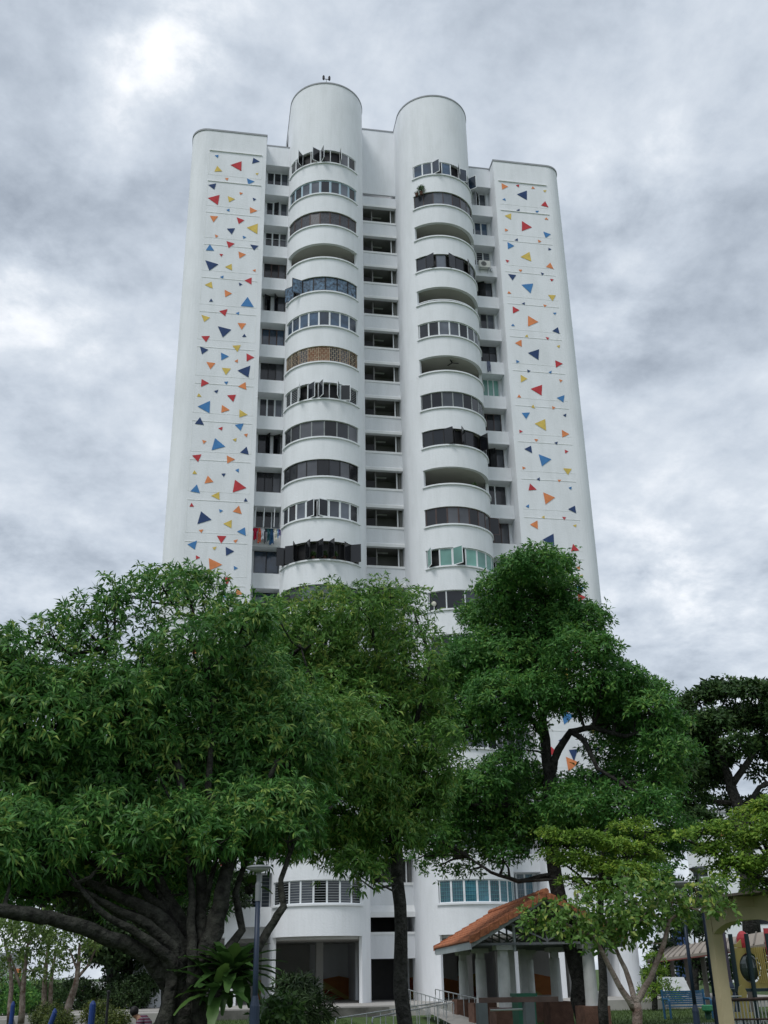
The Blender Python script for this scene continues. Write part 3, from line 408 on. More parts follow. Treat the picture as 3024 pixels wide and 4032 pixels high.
mb = MB(); mb.box(-6.7, 6.7, 6.3, 11, 0, 60); mb.box(-8.7, -6.9, -.3, 11, 3.3, 58.5); mb.box(6.9, 8.7, -.3, 11, 3.3, 58.5); mb.box(-1.6, 1.6, 2.96, 6.3, 0, 62.6)
mb.box(-6.9, -1.6, .76, 6.3, 3.3, 62.4); mb.box(1.6, 6.9, .76, 6.3, 3.3, 62.4); mb.build('core_block', WHITE, T)
# void deck
mb = MB(); mb.box(-14.1, 14.1, .2, 11, 3.1, 3.29); mb.box(-14.1, 14.1, 8, 8.2, 0, 3.1)
for x in (-10.8, -6.8, -4.1, 1.7, 4.6, 6.4, 10.8): mb.box(x, x+.4, 1.2, 1.7, 0, 3.1)
for s in (-1, 1): mb.prism([(s*1.62, .19)] + arc(s, 2.54, 186, 354, 16) + [(s*6.68, .19)], 3.12, 3.28)
mb.build('void_deck_wall', mat('void_deck_render', (.42, .42, .40), .9, .08, 1), T)
mb = MB()
for x0, cs in ((-7.2, (3, 4, 2)), (-3.4, (4, 3, 2)), (2.0, (2, 3, 4)), (5.2, (3, 4, 2)), (8.6, (4, 3, 2))):
    mb.poly([(x0, 5.9, 0), (x0+3.2, 5.9, 0), (x0+3.2, 5.9, .9), (x0+1.2, 5.9, 1.3), (x0, 5.9, 1.1)], cs[1])
    mb.poly([(x0, 5.89, 0), (x0+2.0, 5.89, 0), (x0, 5.89, 1.2)], cs[0]); mb.poly([(x0+.2, 5.88, 0), (x0+1.6, 5.88, 0), (x0+.4, 5.88, .6)], cs[2])
for x0 in (-7.4, 1.9, 5.3): mb.box(x0-.1, x0+3.4, 5.905, 6.1, 0, 3.1, 5)
mb.build('deck_mural', [PAINT[0], PAINT[1], mat('mural_red', (.24, .05, .03)), mat('mural_orange', (.34, .13, .04)), mat('mural_yellow', (.34, .26, .08)), MATS['void_deck_render']], T)

# ---- windows
def fpanel(fm, gm, p0, p1, z0, z1, fw, fd, n, gi=0, fi=0):
    p0 = Vector(p0); p1 = Vector(p1); t = (p1-p0); Ln = t.length; t.normalize()
    e = .002
    fm.obox(p0+t*e, t, fw, n, fd, z0, z1, fi); fm.obox(p1-t*(fw+e), t, fw, n, fd, z0, z1, fi)
    fm.obox(p0+t*(fw+e), t, Ln-2*fw-2*e, n, fd, z0, z0+fw, fi); fm.obox(p0+t*(fw+e), t, Ln-2*fw-2*e, n, fd, z1-fw, z1, fi)
    gm.obox(p0+t*fw*.6, t, Ln-fw*1.2, n, .012, z0+fw*.6, z1-fw*.6, gi)
def rot2(v_, a): c_, s_ = math.cos(a), math.sin(a); return Vector((v_.x*c_-v_.y*s_, v_.x*s_+v_.y*c_))
def window_set(facets, z0, z1, fm_, gm_, fw=.045, opens={}, pat=None, rooms=True, gl2=None, patmat=None):
    """facets: list of (p0, p1, outward normal) from image left to right"""
    F_ = MB(); G_ = MB(); X_ = MB()
    w = None; pend = []
    for i, (p0, p1, n) in enumerate(facets):
        p0 = Vector(p0); p1 = Vector(p1); t = (p1-p0).normalized(); Ln = (p1-p0).length
        if i in opens:
            side, ang = opens[i]
            f2 = fw*.45
            F_.obox(p0+t*.002, t, f2, n, .05, z0, z1); F_.obox(p1-t*(f2+.002), t, f2, n, .05, z0, z1)
            F_.obox(p0+t*(f2+.002), t, Ln-2*f2-.004, n, .05, z0, z0+f2); F_.obox(p0+t*(f2+.002), t, Ln-2*f2-.004, n, .05, z1-f2, z1)
            G_.obox(p0+t*.04-n*.18, t, Ln-.08, n, .01, z0+.03, z1-.03, 1)  # no pane: black sheet standing in for the room's darkness behind an open sash
            cr_ = t.x*n.y - t.y*n.x
            if side == 'l': h = p0 + n*.03 + t*f2; d = rot2(t, R(ang)*(1 if cr_ > 0 else -1)); e = h + d*(Ln-.05)
            else: h = p1 + n*.03 - t*f2; d = rot2(-t, R(ang)*(-1 if cr_ > 0 else 1)); e = h + d*(Ln-.05)
            nn = Vector((-d.y, d.x)); pend.append((h, e, nn))
        else:
            fpanel(F_, G_, p0, p1, z0, z1, fw, .05, n, (1 if gl2 and i in gl2 else 0))
            if pat == 'grid':
                m_ = 5
                for q in range(1, m_): X_.obox(p0+t*Ln*q/m_+n*.015, t, .012, n, .012, z0+fw, z1-fw)
                for q in range(1, 6): zq = z0+(z1-z0)*q/6; X_.obox(p0+t*fw+n*.028, t, Ln-2*fw, n, .012, zq, zq+.012)
            elif pat == 'louvre':
                for q in range(1, 9): zq = z0+(z1-z0)*q/9; X_.obox(p0+t*fw+n*.02, t, Ln-2*fw, n, .012, zq, zq+.02)
            elif pat == 'half':
                X_.obox(p0+t*fw+n*.02, t, Ln-2*fw, n, .02, z0+(z1-z0)*.68, z0+(z1-z0)*.68+.035)
            elif pat == 'lattice':
                m_ = 5; hN = 7
                for q in range(m_+1): X_.obox(p0+t*(Ln-.03)*q/m_+n*.04, t, .022, n, .015, z0, z1)
                for q in range(hN+1):
                    zq = z0+(z1-z0-.02)*q/hN
                    for u in range(m_):
                        if (u+q) % 2 == 0: X_.obox(p0+t*(Ln*u/m_)+n*.056, t, Ln/m_, n, .015, zq, zq+.024)
    w = F_.build('window', fm_, T)
    G_.build('glass', [gm_, RUSTP if gl2 else F_BLACK], w)
    if X_.v: X_.build('grille', patmat or fm_, w)
    for h, e, nn in pend:
        fs = MB(); fpanel(fs, fs, h, e, z0+.01, z1-.01, fw*.8, .03, nn, gi=1); fs.build('casement', [fm_, gm_], w)
    return w
def bay_facets(s, n=8, r=2.70, a0=224, a1=346):
    fs = []
    for i in range(n):
        b0 = a0+(a1-a0)*i/n; b1 = a0+(a1-a0)*(i+1)/n
        p0, p1 = tp(s, r, b0), tp(s, r, b1); m_ = (b0+b1)/2
        nn = Vector((s*math.cos(R(m_)), math.sin(R(m_)))).normalized()
        fs.append((p0, p1, nn) if s > 0 else (p1, p0, nn))
    return fs if s > 0 else fs[::-1]
# k: (frame, glass, frame width, opens, pattern, facet count, pattern material)
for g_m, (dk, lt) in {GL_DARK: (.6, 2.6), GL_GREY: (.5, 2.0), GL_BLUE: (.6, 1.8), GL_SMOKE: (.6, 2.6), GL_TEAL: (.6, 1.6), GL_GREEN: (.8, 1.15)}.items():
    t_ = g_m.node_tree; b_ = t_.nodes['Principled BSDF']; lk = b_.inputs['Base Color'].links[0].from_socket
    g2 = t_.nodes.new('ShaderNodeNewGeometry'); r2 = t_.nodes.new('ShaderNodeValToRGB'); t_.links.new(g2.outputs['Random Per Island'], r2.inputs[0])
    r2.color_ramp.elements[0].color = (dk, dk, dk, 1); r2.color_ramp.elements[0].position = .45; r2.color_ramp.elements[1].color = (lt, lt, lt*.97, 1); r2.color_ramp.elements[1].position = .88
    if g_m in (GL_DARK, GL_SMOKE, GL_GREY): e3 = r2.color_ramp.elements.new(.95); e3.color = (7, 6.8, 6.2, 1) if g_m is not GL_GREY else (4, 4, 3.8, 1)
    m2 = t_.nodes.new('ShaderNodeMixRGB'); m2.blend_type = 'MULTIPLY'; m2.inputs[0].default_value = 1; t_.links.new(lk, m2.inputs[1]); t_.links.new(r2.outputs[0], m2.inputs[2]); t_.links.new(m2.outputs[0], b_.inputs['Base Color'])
LB = {0: (F_WHITE, GL_SMOKE, .05, {2: ('l', 88), 3: ('r', 50), 4: ('l', 68), 5: ('r', 86)}, None, 8),
      1: (F_BLUE, GL_GREY, .075, {}, None, 8), 2: (F_BROWN, GL_LACE, .045, {}, None, 8),
      4: (F_BLACK, GL_CURT, .035, {0: ('r', 25), 1: ('r', 70)}, None, 7),
      5: (F_WHITE, GL_BLUE, .05, {}, None, 8), 6: (F_RUST, GL_SMOKE, .03, {}, 'lattice', 8),
      7: (F_WHITE, GL_GREY, .05, {2: ('l', 50), 3: ('l', 30), 4: ('l', 62), 5: ('r', 62), 6: ('l', 30)}, 'louvre', 8),
      8: (F_THIN, GL_SMOKE, .028, {}, None, 7), 9: (F_BLACK, GL_SMOKE, .03, {}, None, 8),
      10: (F_WHITE, GL_GREY, .06, {3: ('l', 28), 4: ('r', 28)}, None, 8),
      11: (F_BLACK, GL_SMOKE, .035, {0: ('r', 70), 1: ('r', 28), 2: ('l', 70), 3: ('l', 50), 4: ('l', 55), 5: ('l', 75), 6: ('r', 30), 7: ('l', 60)}, None, 8),
      12: (F_BLACK, GL_GREY, .03, {}, None, 6), 13: (F_WHITE, GL_DARK, .05, {}, None, 8), 14: (F_THIN, GL_GREY, .04, {}, None, 8), 15: (F_WHITE, GL_DARK, .05, {}, None, 8),
      16: (F_WHITE, GL_GREY, .05, {}, None, 8), 17: (F_BLACK, GL_DARK, .04, {}, None, 8), 18: (F_WHITE, GL_DARK, .045, {}, 'louvre', 8)}
RB = {0: (F_WHITE, GL_BLUE, .045, {2: ('l', 40), 4: ('r', 62), 5: ('l', 25), 6: ('r', 85)}, None, 8),
      1: (F_BROWN, GL_GREY, .02, {}, None, 8), 3: (F_BLACK, GL_GREY, .03, {1: ('l', 26), 3: ('r', 26), 5: ('r', 26)}, None, 8),
      5: (F_WHITE, GL_GREY, .045, {}, None, 8), 7: (F_THIN, GL_DARK, .028, {}, None, 8),
      8: (F_BLACK, GL_DARK, .035, {2: ('l', 35), 3: ('r', 52), 5: ('r', 84)}, None, 8),
      10: (F_BROWN, GL_SMOKE, .04, {7: ('l', 62)}, None, 8), 11: (F_WHITE, GL_GREEN, .055, {0: ('l', 48), 2: ('l', 48)}, None, 7),
      12: (F_WHITE, GL_DARK, .03, {}, None, 5), 13: (F_WHITE, GL_DARK, .05, {}, None, 8), 14: (F_THIN, GL_GREY, .04, {}, None, 8),
      15: (F_WHITE, GL_GREY, .05, {}, None, 7), 16: (F_WHITE, GL_GREY, .05, {}, None, 8), 17: (F_THIN, GL_DARK, .04, {}, None, 8), 18: (F_WHITE, GL_TEAL, .05, {}, 'grid', 8)}
for s, D_ in ((-1, LB), (1, RB)):
    for k, (fm, gm, fw, op, pat, n) in D_.items():
        pm = F_RUST if pat == 'lattice' else (MATS.get('teal_iron') or mat('teal_iron', (.10, .30, .32), .6)) if pat == 'grid' else None
        if pat == 'louvre': pm = F_THIN
        w = window_set(bay_facets(s, n), sill(k)+.002, sill(k)+1.195, fm, gm, fw, op, pat, patmat=pm, gl2={3, 4} if (s, k) == (-1, 6) else None)
        if (s, k) == (-1, 6): w['label'] = 'rusty cream iron grille filling the curved opening'
        if (s, k) == (1, 11): w['label'] = 'white frames with pale green panes, two sashes open'
        if (s, k) == (-1, 11): w['label'] = 'black framed window with many sashes swung out'
LR = {0: (F_WHITE, GL_DARK, .04, {}, None, 3), 1: (F_WHITE, GL_DARK, .05, {1: ('l', 25)}, None, 3), 2: (F_WHITE, GL_SMOKE, .05, {}, 'half', 3), 3: (F_BROWN, GL_SMOKE, .04, {}, None, 3),
      4: (F_BLACK, GL_DARK, .03, {0: ('r', 30), 1: ('r', 60)}, None, 3), 5: (F_BROWN, GL_BLUE, .04, {}, None, 3), 6: (F_BLACK, GL_SMOKE, .025, {}, None, 3),
      7: (F_WHITE, GL_GREY, .05, {}, None, 3), 8: (F_BLACK, GL_DARK, .035, {1: ('l', 60), 2: ('l', 35)}, None, 3), 9: (F_BLACK, GL_SMOKE, .03, {}, None, 3),
      10: (F_WHITE, GL_DARK, .03, {}, None, 3), 11: (F_BLACK, GL_BLUE, .03, {}, None, 2), 12: (F_BLACK, GL_BLUE, .03, {}, None, 2), 17: (F_WHITE, GL_DARK, .05, {}, 'louvre', 3), 18: (F_WHITE, GL_DARK, .05, {}, 'louvre', 3)}
RR = {0: (F_WHITE, GL_DARK, .04, {0: ('l', 48), 1: ('r', 48)}, None, 3), 1: (F_WHITE, GL_BLUE, .05, {}, None, 3), 2: (F_WHITE, GL_GREY, .04, {}, 'louvre', 3), 3: (F_BLACK, GL_DARK, .035, {0: ('l', 30), 1: ('l', 30)}, None, 3),
      4: (F_THIN, GL_GREY, .05, {0: ('l', 60)}, None, 3), 5: (F_BLACK, GL_DARK, .03, {}, 'half', 3), 6: (F_WHITE, GL_GREEN, .035, {}, None, 4), 7: (F_BROWN, GL_DARK, .03, {}, None, 3),
      8: (F_BLACK, GL_DARK, .035, {0: ('l', 30), 1: ('l', 30)}, None, 3), 9: (F_WHITE, GL_GREY, .04, {}, None, 2), 10: (F_BROWN, GL_SMOKE, .03, {}, None, 3), 11: (F_WHITE, GL_DARK, .04, {}, None, 3),
      15: (F_WHITE, GL_DARK, .05, {}, None, 3), 18: (F_WHITE, GL_TEAL, .05, {}, 'grid', 3)}
for s, D_ in ((-1, LR), (1, RR)):
    for k in range(19):
        fm, gm, fw, op, pat, n = D_.get(k, (F_WHITE, GL_DARK, .05, {}, None, 3))
        xa, xb = (6.92, 8.49) if s > 0 else (-8.49, -6.92)
        fs = [((xa+(xb-xa)*i/n, -.50), (xa+(xb-xa)*(i+1)/n, -.50), Vector((0, -1))) for i in range(n)]
        window_set(fs, sill(k)+.002, sill(k)+1.785, fm, gm, fw, op, pat, patmat=F_THIN if pat in ('louvre', 'grid') else None)
# wall unit details that move with the building
mb = MB(); mb.band(arc(1, 2.74, 224, 346, 24), arc(1, 2.71, 224, 346, 24), sill(4)+.16, sill(4)+.2)
for i in range(9): x, y = tp(1, 2.72, 226+i*14.6); mb.tube([(x, y, sill(4)), (x, y, sill(4)+.16)], .012, 6)
mb.build('rail', F_WHITE, T)

# things fixed to or hanging from the tower
MATS['ac'] = mat('aircon_casing', (.62, .62, .57), .6, .05, 3)
ac = thing('air_conditioner', 'cream outdoor air conditioner unit bracketed below the third storey down of the right recess', 'air conditioner', (7.75, -1.7, sill(2)-.55))
x_, z_ = 7.72, sill(2)-.12
mb = MB(); mb.box(x_-.42, x_+.42, -1.72, -1.42, z_-.32, z_+.26); mb.build('casing', MATS['ac'], ac)
mb = MB()
for r_ in (.21, .16, .11, .06): mb.tube([(x_-.08+r_*math.cos(a), -1.735, z_-.03+r_*math.sin(a)) for a in np.linspace(0, 6.283, 17)], .006, 4, cap=False)
mb.build('fan_grille', F_THIN, ac)
mb = MB(); n_ = 20; mb.poly([(x_-.08+.2*math.cos(2*math.pi*i/n_), -1.724, z_-.03+.2*math.sin(2*math.pi*i/n_)) for i in range(n_)]); mb.build('fan_opening', DARKROOM, ac)
mb = MB()
for dx in (-.3, .3): mb.box(x_+dx-.02, x_+dx+.02, -1.78, -1.34, z_-.37, z_-.325); mb.box(x_+dx-.02, x_+dx+.02, -1.36, -1.331, z_-.6, z_-.37)
mb.box(x_+.5, x_+.62, -1.5, -1.36, z_-.45, z_-.2); mb.build('bracket', GALV, ac)

def garment(name, label, cat, x, z, w, h, colr, kind, y=-1.75, group=None):
    m_ = mat('cloth_'+name+str(round(x*100)), colr, .9, .18, 9)
    mb = MB(); nx, nz = 6, 7
    def P(u, v_, o):
        ww = w
        if kind == 'shirt': ww = w*(1.35 if v_ < .28 else .85)
        if kind == 'dress': ww = w*(.6+.5*v_)
        return (x+(u-.5)*ww, y+o+.035*math.sin(u*9+v_*3)+.02*math.sin(v_*11), z-v_*h*(1+.08*math.sin(u*7)))
    def patch(u0, u1, v0, v1):
        for i in range(nx):
            for j in range(nz):
                ua, ub = u0+(u1-u0)*i/nx, u0+(u1-u0)*(i+1)/nx; va, vb = v0+(v1-v0)*j/nz, v0+(v1-v0)*(j+1)/nz
                for o in (0, .03): mb.quad(P(ua, va, o), P(ub, va, o), P(ub, vb, o), P(ua, vb, o))
    if kind == 'trousers': patch(0, 1, 0, .3); patch(0, .42, .3, 1); patch(.58, 1, .3, 1)
    else: patch(0, 1, 0, 1)
    return tag(mb.build(name, m_), label, cat, group)
LZ = sill(10)+.10
pole = MB(); pole.tube([(-8.66, -1.75, LZ+.02), (-6.95, -1.75, LZ-.03)], .018, 6)
pt = thing('laundry_rack', 'pale laundry poles fixed across the left recess above hanging clothes', 'laundry rack', (-7.8, -1.5, LZ))
pole.build('pole', F_THIN, pt)
mb = MB(); mb.tube([(-8.6, -1.33, LZ-.02), (-8.6, -1.8, LZ-.02)], .015, 6); mb.tube([(-7.0, -1.33, LZ-.05), (-7.0, -1.8, LZ-.05)], .015, 6); mb.build('bracket', F_THIN, pt)
for x in (-8.5, -7.95, -7.3): MB().tube([(x, -1.25, LZ+1.62), (x-.03, -1.45, LZ+.22)], .022, 6).build('hanging_rod', F_WHITE, pt)
CL = [('shirt', 'red shirt hanging at the left end of the laundry pole', 'shirt', -8.52, .24, .80, (.45, .01, .05), 'shirt'),
      ('scarf', 'patterned orange and white cloth hanging beside the red shirt', 'scarf', -8.33, .13, .7, (.45, .30, .30), 'dress'),
      ('shorts', 'bright orange shorts hanging low beside the white shirt', 'shorts', -8.26, .2, .98, (.72, .10, .02), 'trousers'),
      ('shirt', 'white shirt hanging left of the dark trousers', 'shirt', -8.06, .22, .75, (.55, .58, .62), 'shirt'),
      ('trousers', 'charcoal trousers hanging between the white and navy shirts', 'trousers', -7.88, .16, .98, (.04, .045, .06), 'trousers'),
      ('shirt', 'dark teal shirt hanging left of the navy shirt', 'shirt', -7.68, .2, .85, (.02, .07, .08), 'shirt'),
      ('shirt', 'large navy shirt in the middle of the laundry pole', 'shirt', -7.48, .28, 1.05, (.01, .05, .12), 'dress'),
      ('blouse', 'cream blouse hanging right of the navy shirt', 'blouse', -7.22, .2, .78, (.55, .55, .48), 'shirt'),
      ('towel', 'pale blue towel hanging near the right end of the pole', 'towel', -7.09, .1, .62, (.25, .4, .6), 'towel'),
      ('shorts', 'purple shorts hanging at the right end of the pole', 'shorts', -6.98, .12, .45, (.06, .03, .25), 'trousers')]
for n_, lab, cat, x, w, h, c_, kd in CL: garment(n_, lab, cat, x, LZ-.03, w, h, c_, kd, group='clothes on the laundry pole')
garment('trousers', 'grey-blue trousers hung outside the right recess window with green panes below', 'trousers', 7.60, sill(5)-.02, .24, .85, (.16, .18, .26), 'trousers', y=-1.42)

# rooftop aerial
mb = thing('roof_aerial', 'small dark two-pronged aerial on top of the left tower', 'aerial', (-4.45, -3.7, 63))
ax, ay, az = -4.42, -3.75, 63.0
MB().tube([(ax, ay, az-.1), (ax, ay, az+.75)], .025, 6).build('mast', F_THIN, mb)
q = MB(); q.tube([(ax-.2, ay, az+.8), (ax+.2, ay, az+.8)], .03, 6); q.lathe((ax-.22, ay, az+.72), [(.06, 0), (.09, .08), (.09, .32), (.05, .42)], 10); q.lathe((ax+.22, ay, az+.72), [(.06, 0), (.09, .08), (.09, .32), (.05, .42)], 10); q.build('antenna_head', F_BLACK, mb)

# ------------------------------------------------------------ leaf clouds
def leaves(name, cen, nrm, L0, Wd, per, spread, droop, m, parent, jit=.25, twist=.5, el=(-10, 55)):
    """whorls of pointed leaves; each leaf is two bent triangles"""
    n = len(cen); cen = np.repeat(cen, per, 0); ax = np.repeat(nrm, per, 0); K = len(cen)
    a = np.where(np.abs(ax[:, 2:3]) > .9, np.array([[1., 0, 0]]), np.array([[0, 0, 1.]]))
    u = np.cross(ax, a); u /= np.linalg.norm(u, axis=1, keepdims=True); w = np.cross(ax, u)
    ph = RNG.uniform(0, 2*math.pi, K)[:, None]; te = np.radians(RNG.uniform(el[0], el[1], K))[:, None]
    rad = u*np.cos(ph) + w*np.sin(ph); d = rad*np.cos(te) + ax*np.sin(te)
    Ls = (L0*RNG.uniform(.5, 1.3, K))[:, None]
    base = cen + d*spread*RNG.uniform(0, 1, K)[:, None] + RNG.normal(0, spread*jit, (K, 3))
    mid = base + d*Ls*.45
    d2 = d + np.array([[0, 0, -1.]])*droop*RNG.uniform(.4, 1.4, K)[:, None]; d2 /= np.linalg.norm(d2, axis=1, keepdims=True)
    tip = mid + d2*Ls*.55
    sd_ = np.cross(d, ax + RNG.normal(0, twist, (K, 3))); sd_ /= np.linalg.norm(sd_, axis=1, keepdims=True)+1e-9
    wv = sd_*(Wd*.5)*RNG.uniform(.75, 1.2, K)[:, None]
    up = np.cross(sd_, d)*Wd*.18
    V = np.stack([base, mid+wv+up, mid-wv+up, tip], 1).reshape(-1, 3)
    me = bpy.data.meshes.new(name); me.vertices.add(len(V)); me.vertices.foreach_set('co', V.astype(np.float32).ravel())
    b = np.arange(K, dtype=np.int32)[:, None]*4; idx = (b + np.array([[0, 1, 2, 1, 3, 2]], dtype=np.int32)).ravel()
    me.loops.add(K*6); me.loops.foreach_set('vertex_index', idx)
    me.polygons.add(K*2); me.polygons.foreach_set('loop_start', np.arange(0, K*6, 3, dtype=np.int32)); me.polygons.foreach_set('loop_total', np.full(K*2, 3, dtype=np.int32))
    me.update(calc_edges=True); me.materials.append(m)
    o = bpy.data.objects.new(name, me); COL.objects.link(o); o.parent = parent; o.matrix_parent_inverse = Matrix.Translation(-_pl(parent))
    return o
def puff_points(puffs, dens, flat=.8, up=.15, inner=.62, cull=.5):
    C_ = []; Nn = []; P = np.array([p[:4] for p in puffs])
    for p in puffs:
        x, y, z, r = p[:4]; dn = dens*(p[4] if len(p) > 4 else 1)
        k = int(dn*r*r*12.6); 
        if k < 3: k = 3
        d = RNG.normal(0, 1, (k, 3)); d /= np.linalg.norm(d, axis=1, keepdims=True)
        d = d[(d[:, 2] > -.55) | (RNG.uniform(0, 1, k) < .35)]; k = len(d)
        rr = r*np.clip(RNG.normal(.9, .2, k), inner*.6, 1.32)
        lump = 1+.16*np.sin(d[:, 0]*7+x)*np.sin(d[:, 1]*7+y)*1.5+.1*np.sin(d[:, 2]*9+z)
        q = np.array([x, y, z]) + d*(rr*lump)[:, None]*np.array([1, 1, flat])
        nn = d + np.array([0, 0, up]); nn /= np.linalg.norm(nn, axis=1, keepdims=True)
        # drop what lies deep inside a neighbouring clump
        dd = (q[:, None, :] - P[None, :, :3])/np.array([1, 1, flat]); ins = (np.linalg.norm(dd, axis=2) < P[None, :, 3]*cull).any(1)
        keep = ~ins; C_.append(q[keep]); Nn.append(nn[keep])
    return np.concatenate(C_), np.concatenate(Nn)
def wob_path(pts, rad, seg=3, amp=.06):
    out = []; rr = []
    for i in range(len(pts)-1):
        a, b = Vector(pts[i]), Vector(pts[i+1])
        for j in range(seg):
            t = j/seg; q = a.lerp(b, t)
            if i+j > 0: q += Vector((random.uniform(-1, 1), random.uniform(-1, 1), random.uniform(-1, 1)))*(rad[i]+(rad[i+1]-rad[i])*t)*amp*4
            out.append(q); rr.append(rad[i]+(rad[i+1]-rad[i])*t)
    out.append(Vector(pts[-1])); rr.append(rad[-1]); return out, rr
def limbs(mb, anchors, puffs, r0=.05, twigs=3, sag=.1):
    """a thinner branch from the nearest anchor to each foliage clump, then twigs inside it"""
    for p in puffs:
        c = Vector(p[:3]); a = min(anchors, key=lambda q: (Vector(q)-c).length + .6*max(0, q[2]-c.z)); a = Vector(a)
        L_ = (c-a).length
        if L_ < .2 or L_ > 9: continue
        m1 = a.lerp(c, .35)+Vector((random.uniform(-.1, .1), random.uniform(-.1, .1), -sag))*L_; m2 = a.lerp(c, .7)+Vector((random.uniform(-.08, .08), random.uniform(-.08, .08), -sag*.6))*L_
        mb.tube([a, m1, m2, c], [r0, r0*.75, r0*.5, r0*.3], 6, cap=False, wob=.1)
        for k in range(twigs):
            d = Vector((random.gauss(0, 1), random.gauss(0, 1), random.gauss(.25, .8))).normalized()
            e = c + d*p[3]*random.uniform(.7, 1.0); s_ = m2.lerp(c, random.random())
            mm = s_.lerp(e, .5)+Vector((random.uniform(-.1, .1), random.uniform(-.1, .1), random.uniform(-.1, .1)))*p[3]
            mb.tube([s_, mm, e], [r0*.35, r0*.25, r0*.12], 5, cap=False)
def tree(name, label, loc, trunks, puffs, lm, bark, L0, Wd, per, dens, droop=.5, flat=.8, up=.15, spread=.08, r0=.05, twigs=3, cat='tree', group=None, anchors=None, el=(-10, 55), inner=.62, cull=.5, n=10, sag=.1, twist=.5):
    t = thing(name, label, cat, loc, group)
    mb = MB(); anc = list(anchors or [])
    for pts, rad in trunks:
        P, rr = wob_path(pts, rad); mb.tube(P, rr, n, wob=.07)
        anc += [tuple(q) for q, r_ in zip(P, rr)][len(P)//3:]
    mb.build('trunk', bark, t, smooth=True)
    br = MB(); limbs(br, anc, puffs, r0, twigs, sag)
    if br.v: br.build('branches', bark, t)
    c_, n_ = puff_points(puffs, dens, flat, up, inner, cull)
    leaves('crown', c_, n_, L0, Wd, per, spread, droop, lm, t, el=el, twist=twist)
    return t
LM_MANGO = leaf_mat('mango_leaf', (.030, .102, .022), (.092, .238, .050), (.26, .35, .075), trans=.32, rough=.5, spec=.3, third=.93)
LM_MANGO2 = leaf_mat('mango_leaf_b', (.044, .118, .022), (.118, .265, .048), (.29, .37, .075), trans=.32, rough=.5, spec=.3, third=.92)
LM_BROAD = leaf_mat('broad_leaf', (.030, .112, .022), (.090, .240, .050), (.19, .33, .06), trans=.32, rough=.5, spec=.3, third=.94)
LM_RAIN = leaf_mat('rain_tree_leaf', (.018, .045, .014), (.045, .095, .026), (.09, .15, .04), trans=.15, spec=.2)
LM_LIGHT = leaf_mat('light_leaf', (.075, .160, .020), (.170, .30, .038), (.33, .43, .06), trans=.34, spec=.25)
LM_GUAVA = leaf_mat('guava_leaf', (.060, .140, .026), (.140, .26, .052), (.33, .37, .08), trans=.32, rough=.45, spec=.3)
LM_YOUNG = leaf_mat('young_leaf', (.06, .11, .025), (.12, .20, .04), (.22, .30, .08), trans=.3)
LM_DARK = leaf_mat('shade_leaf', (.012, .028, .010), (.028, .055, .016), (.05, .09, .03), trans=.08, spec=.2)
LM_FERN = leaf_mat('fern_leaf', (.025, .065, .015), (.055, .12, .028), (.10, .18, .04), trans=.25, rough=.45, spec=.3)
LM_HEDGE = leaf_mat('hedge_leaf', (.03, .06, .012), (.09, .12, .02), (.16, .18, .03), trans=.2)

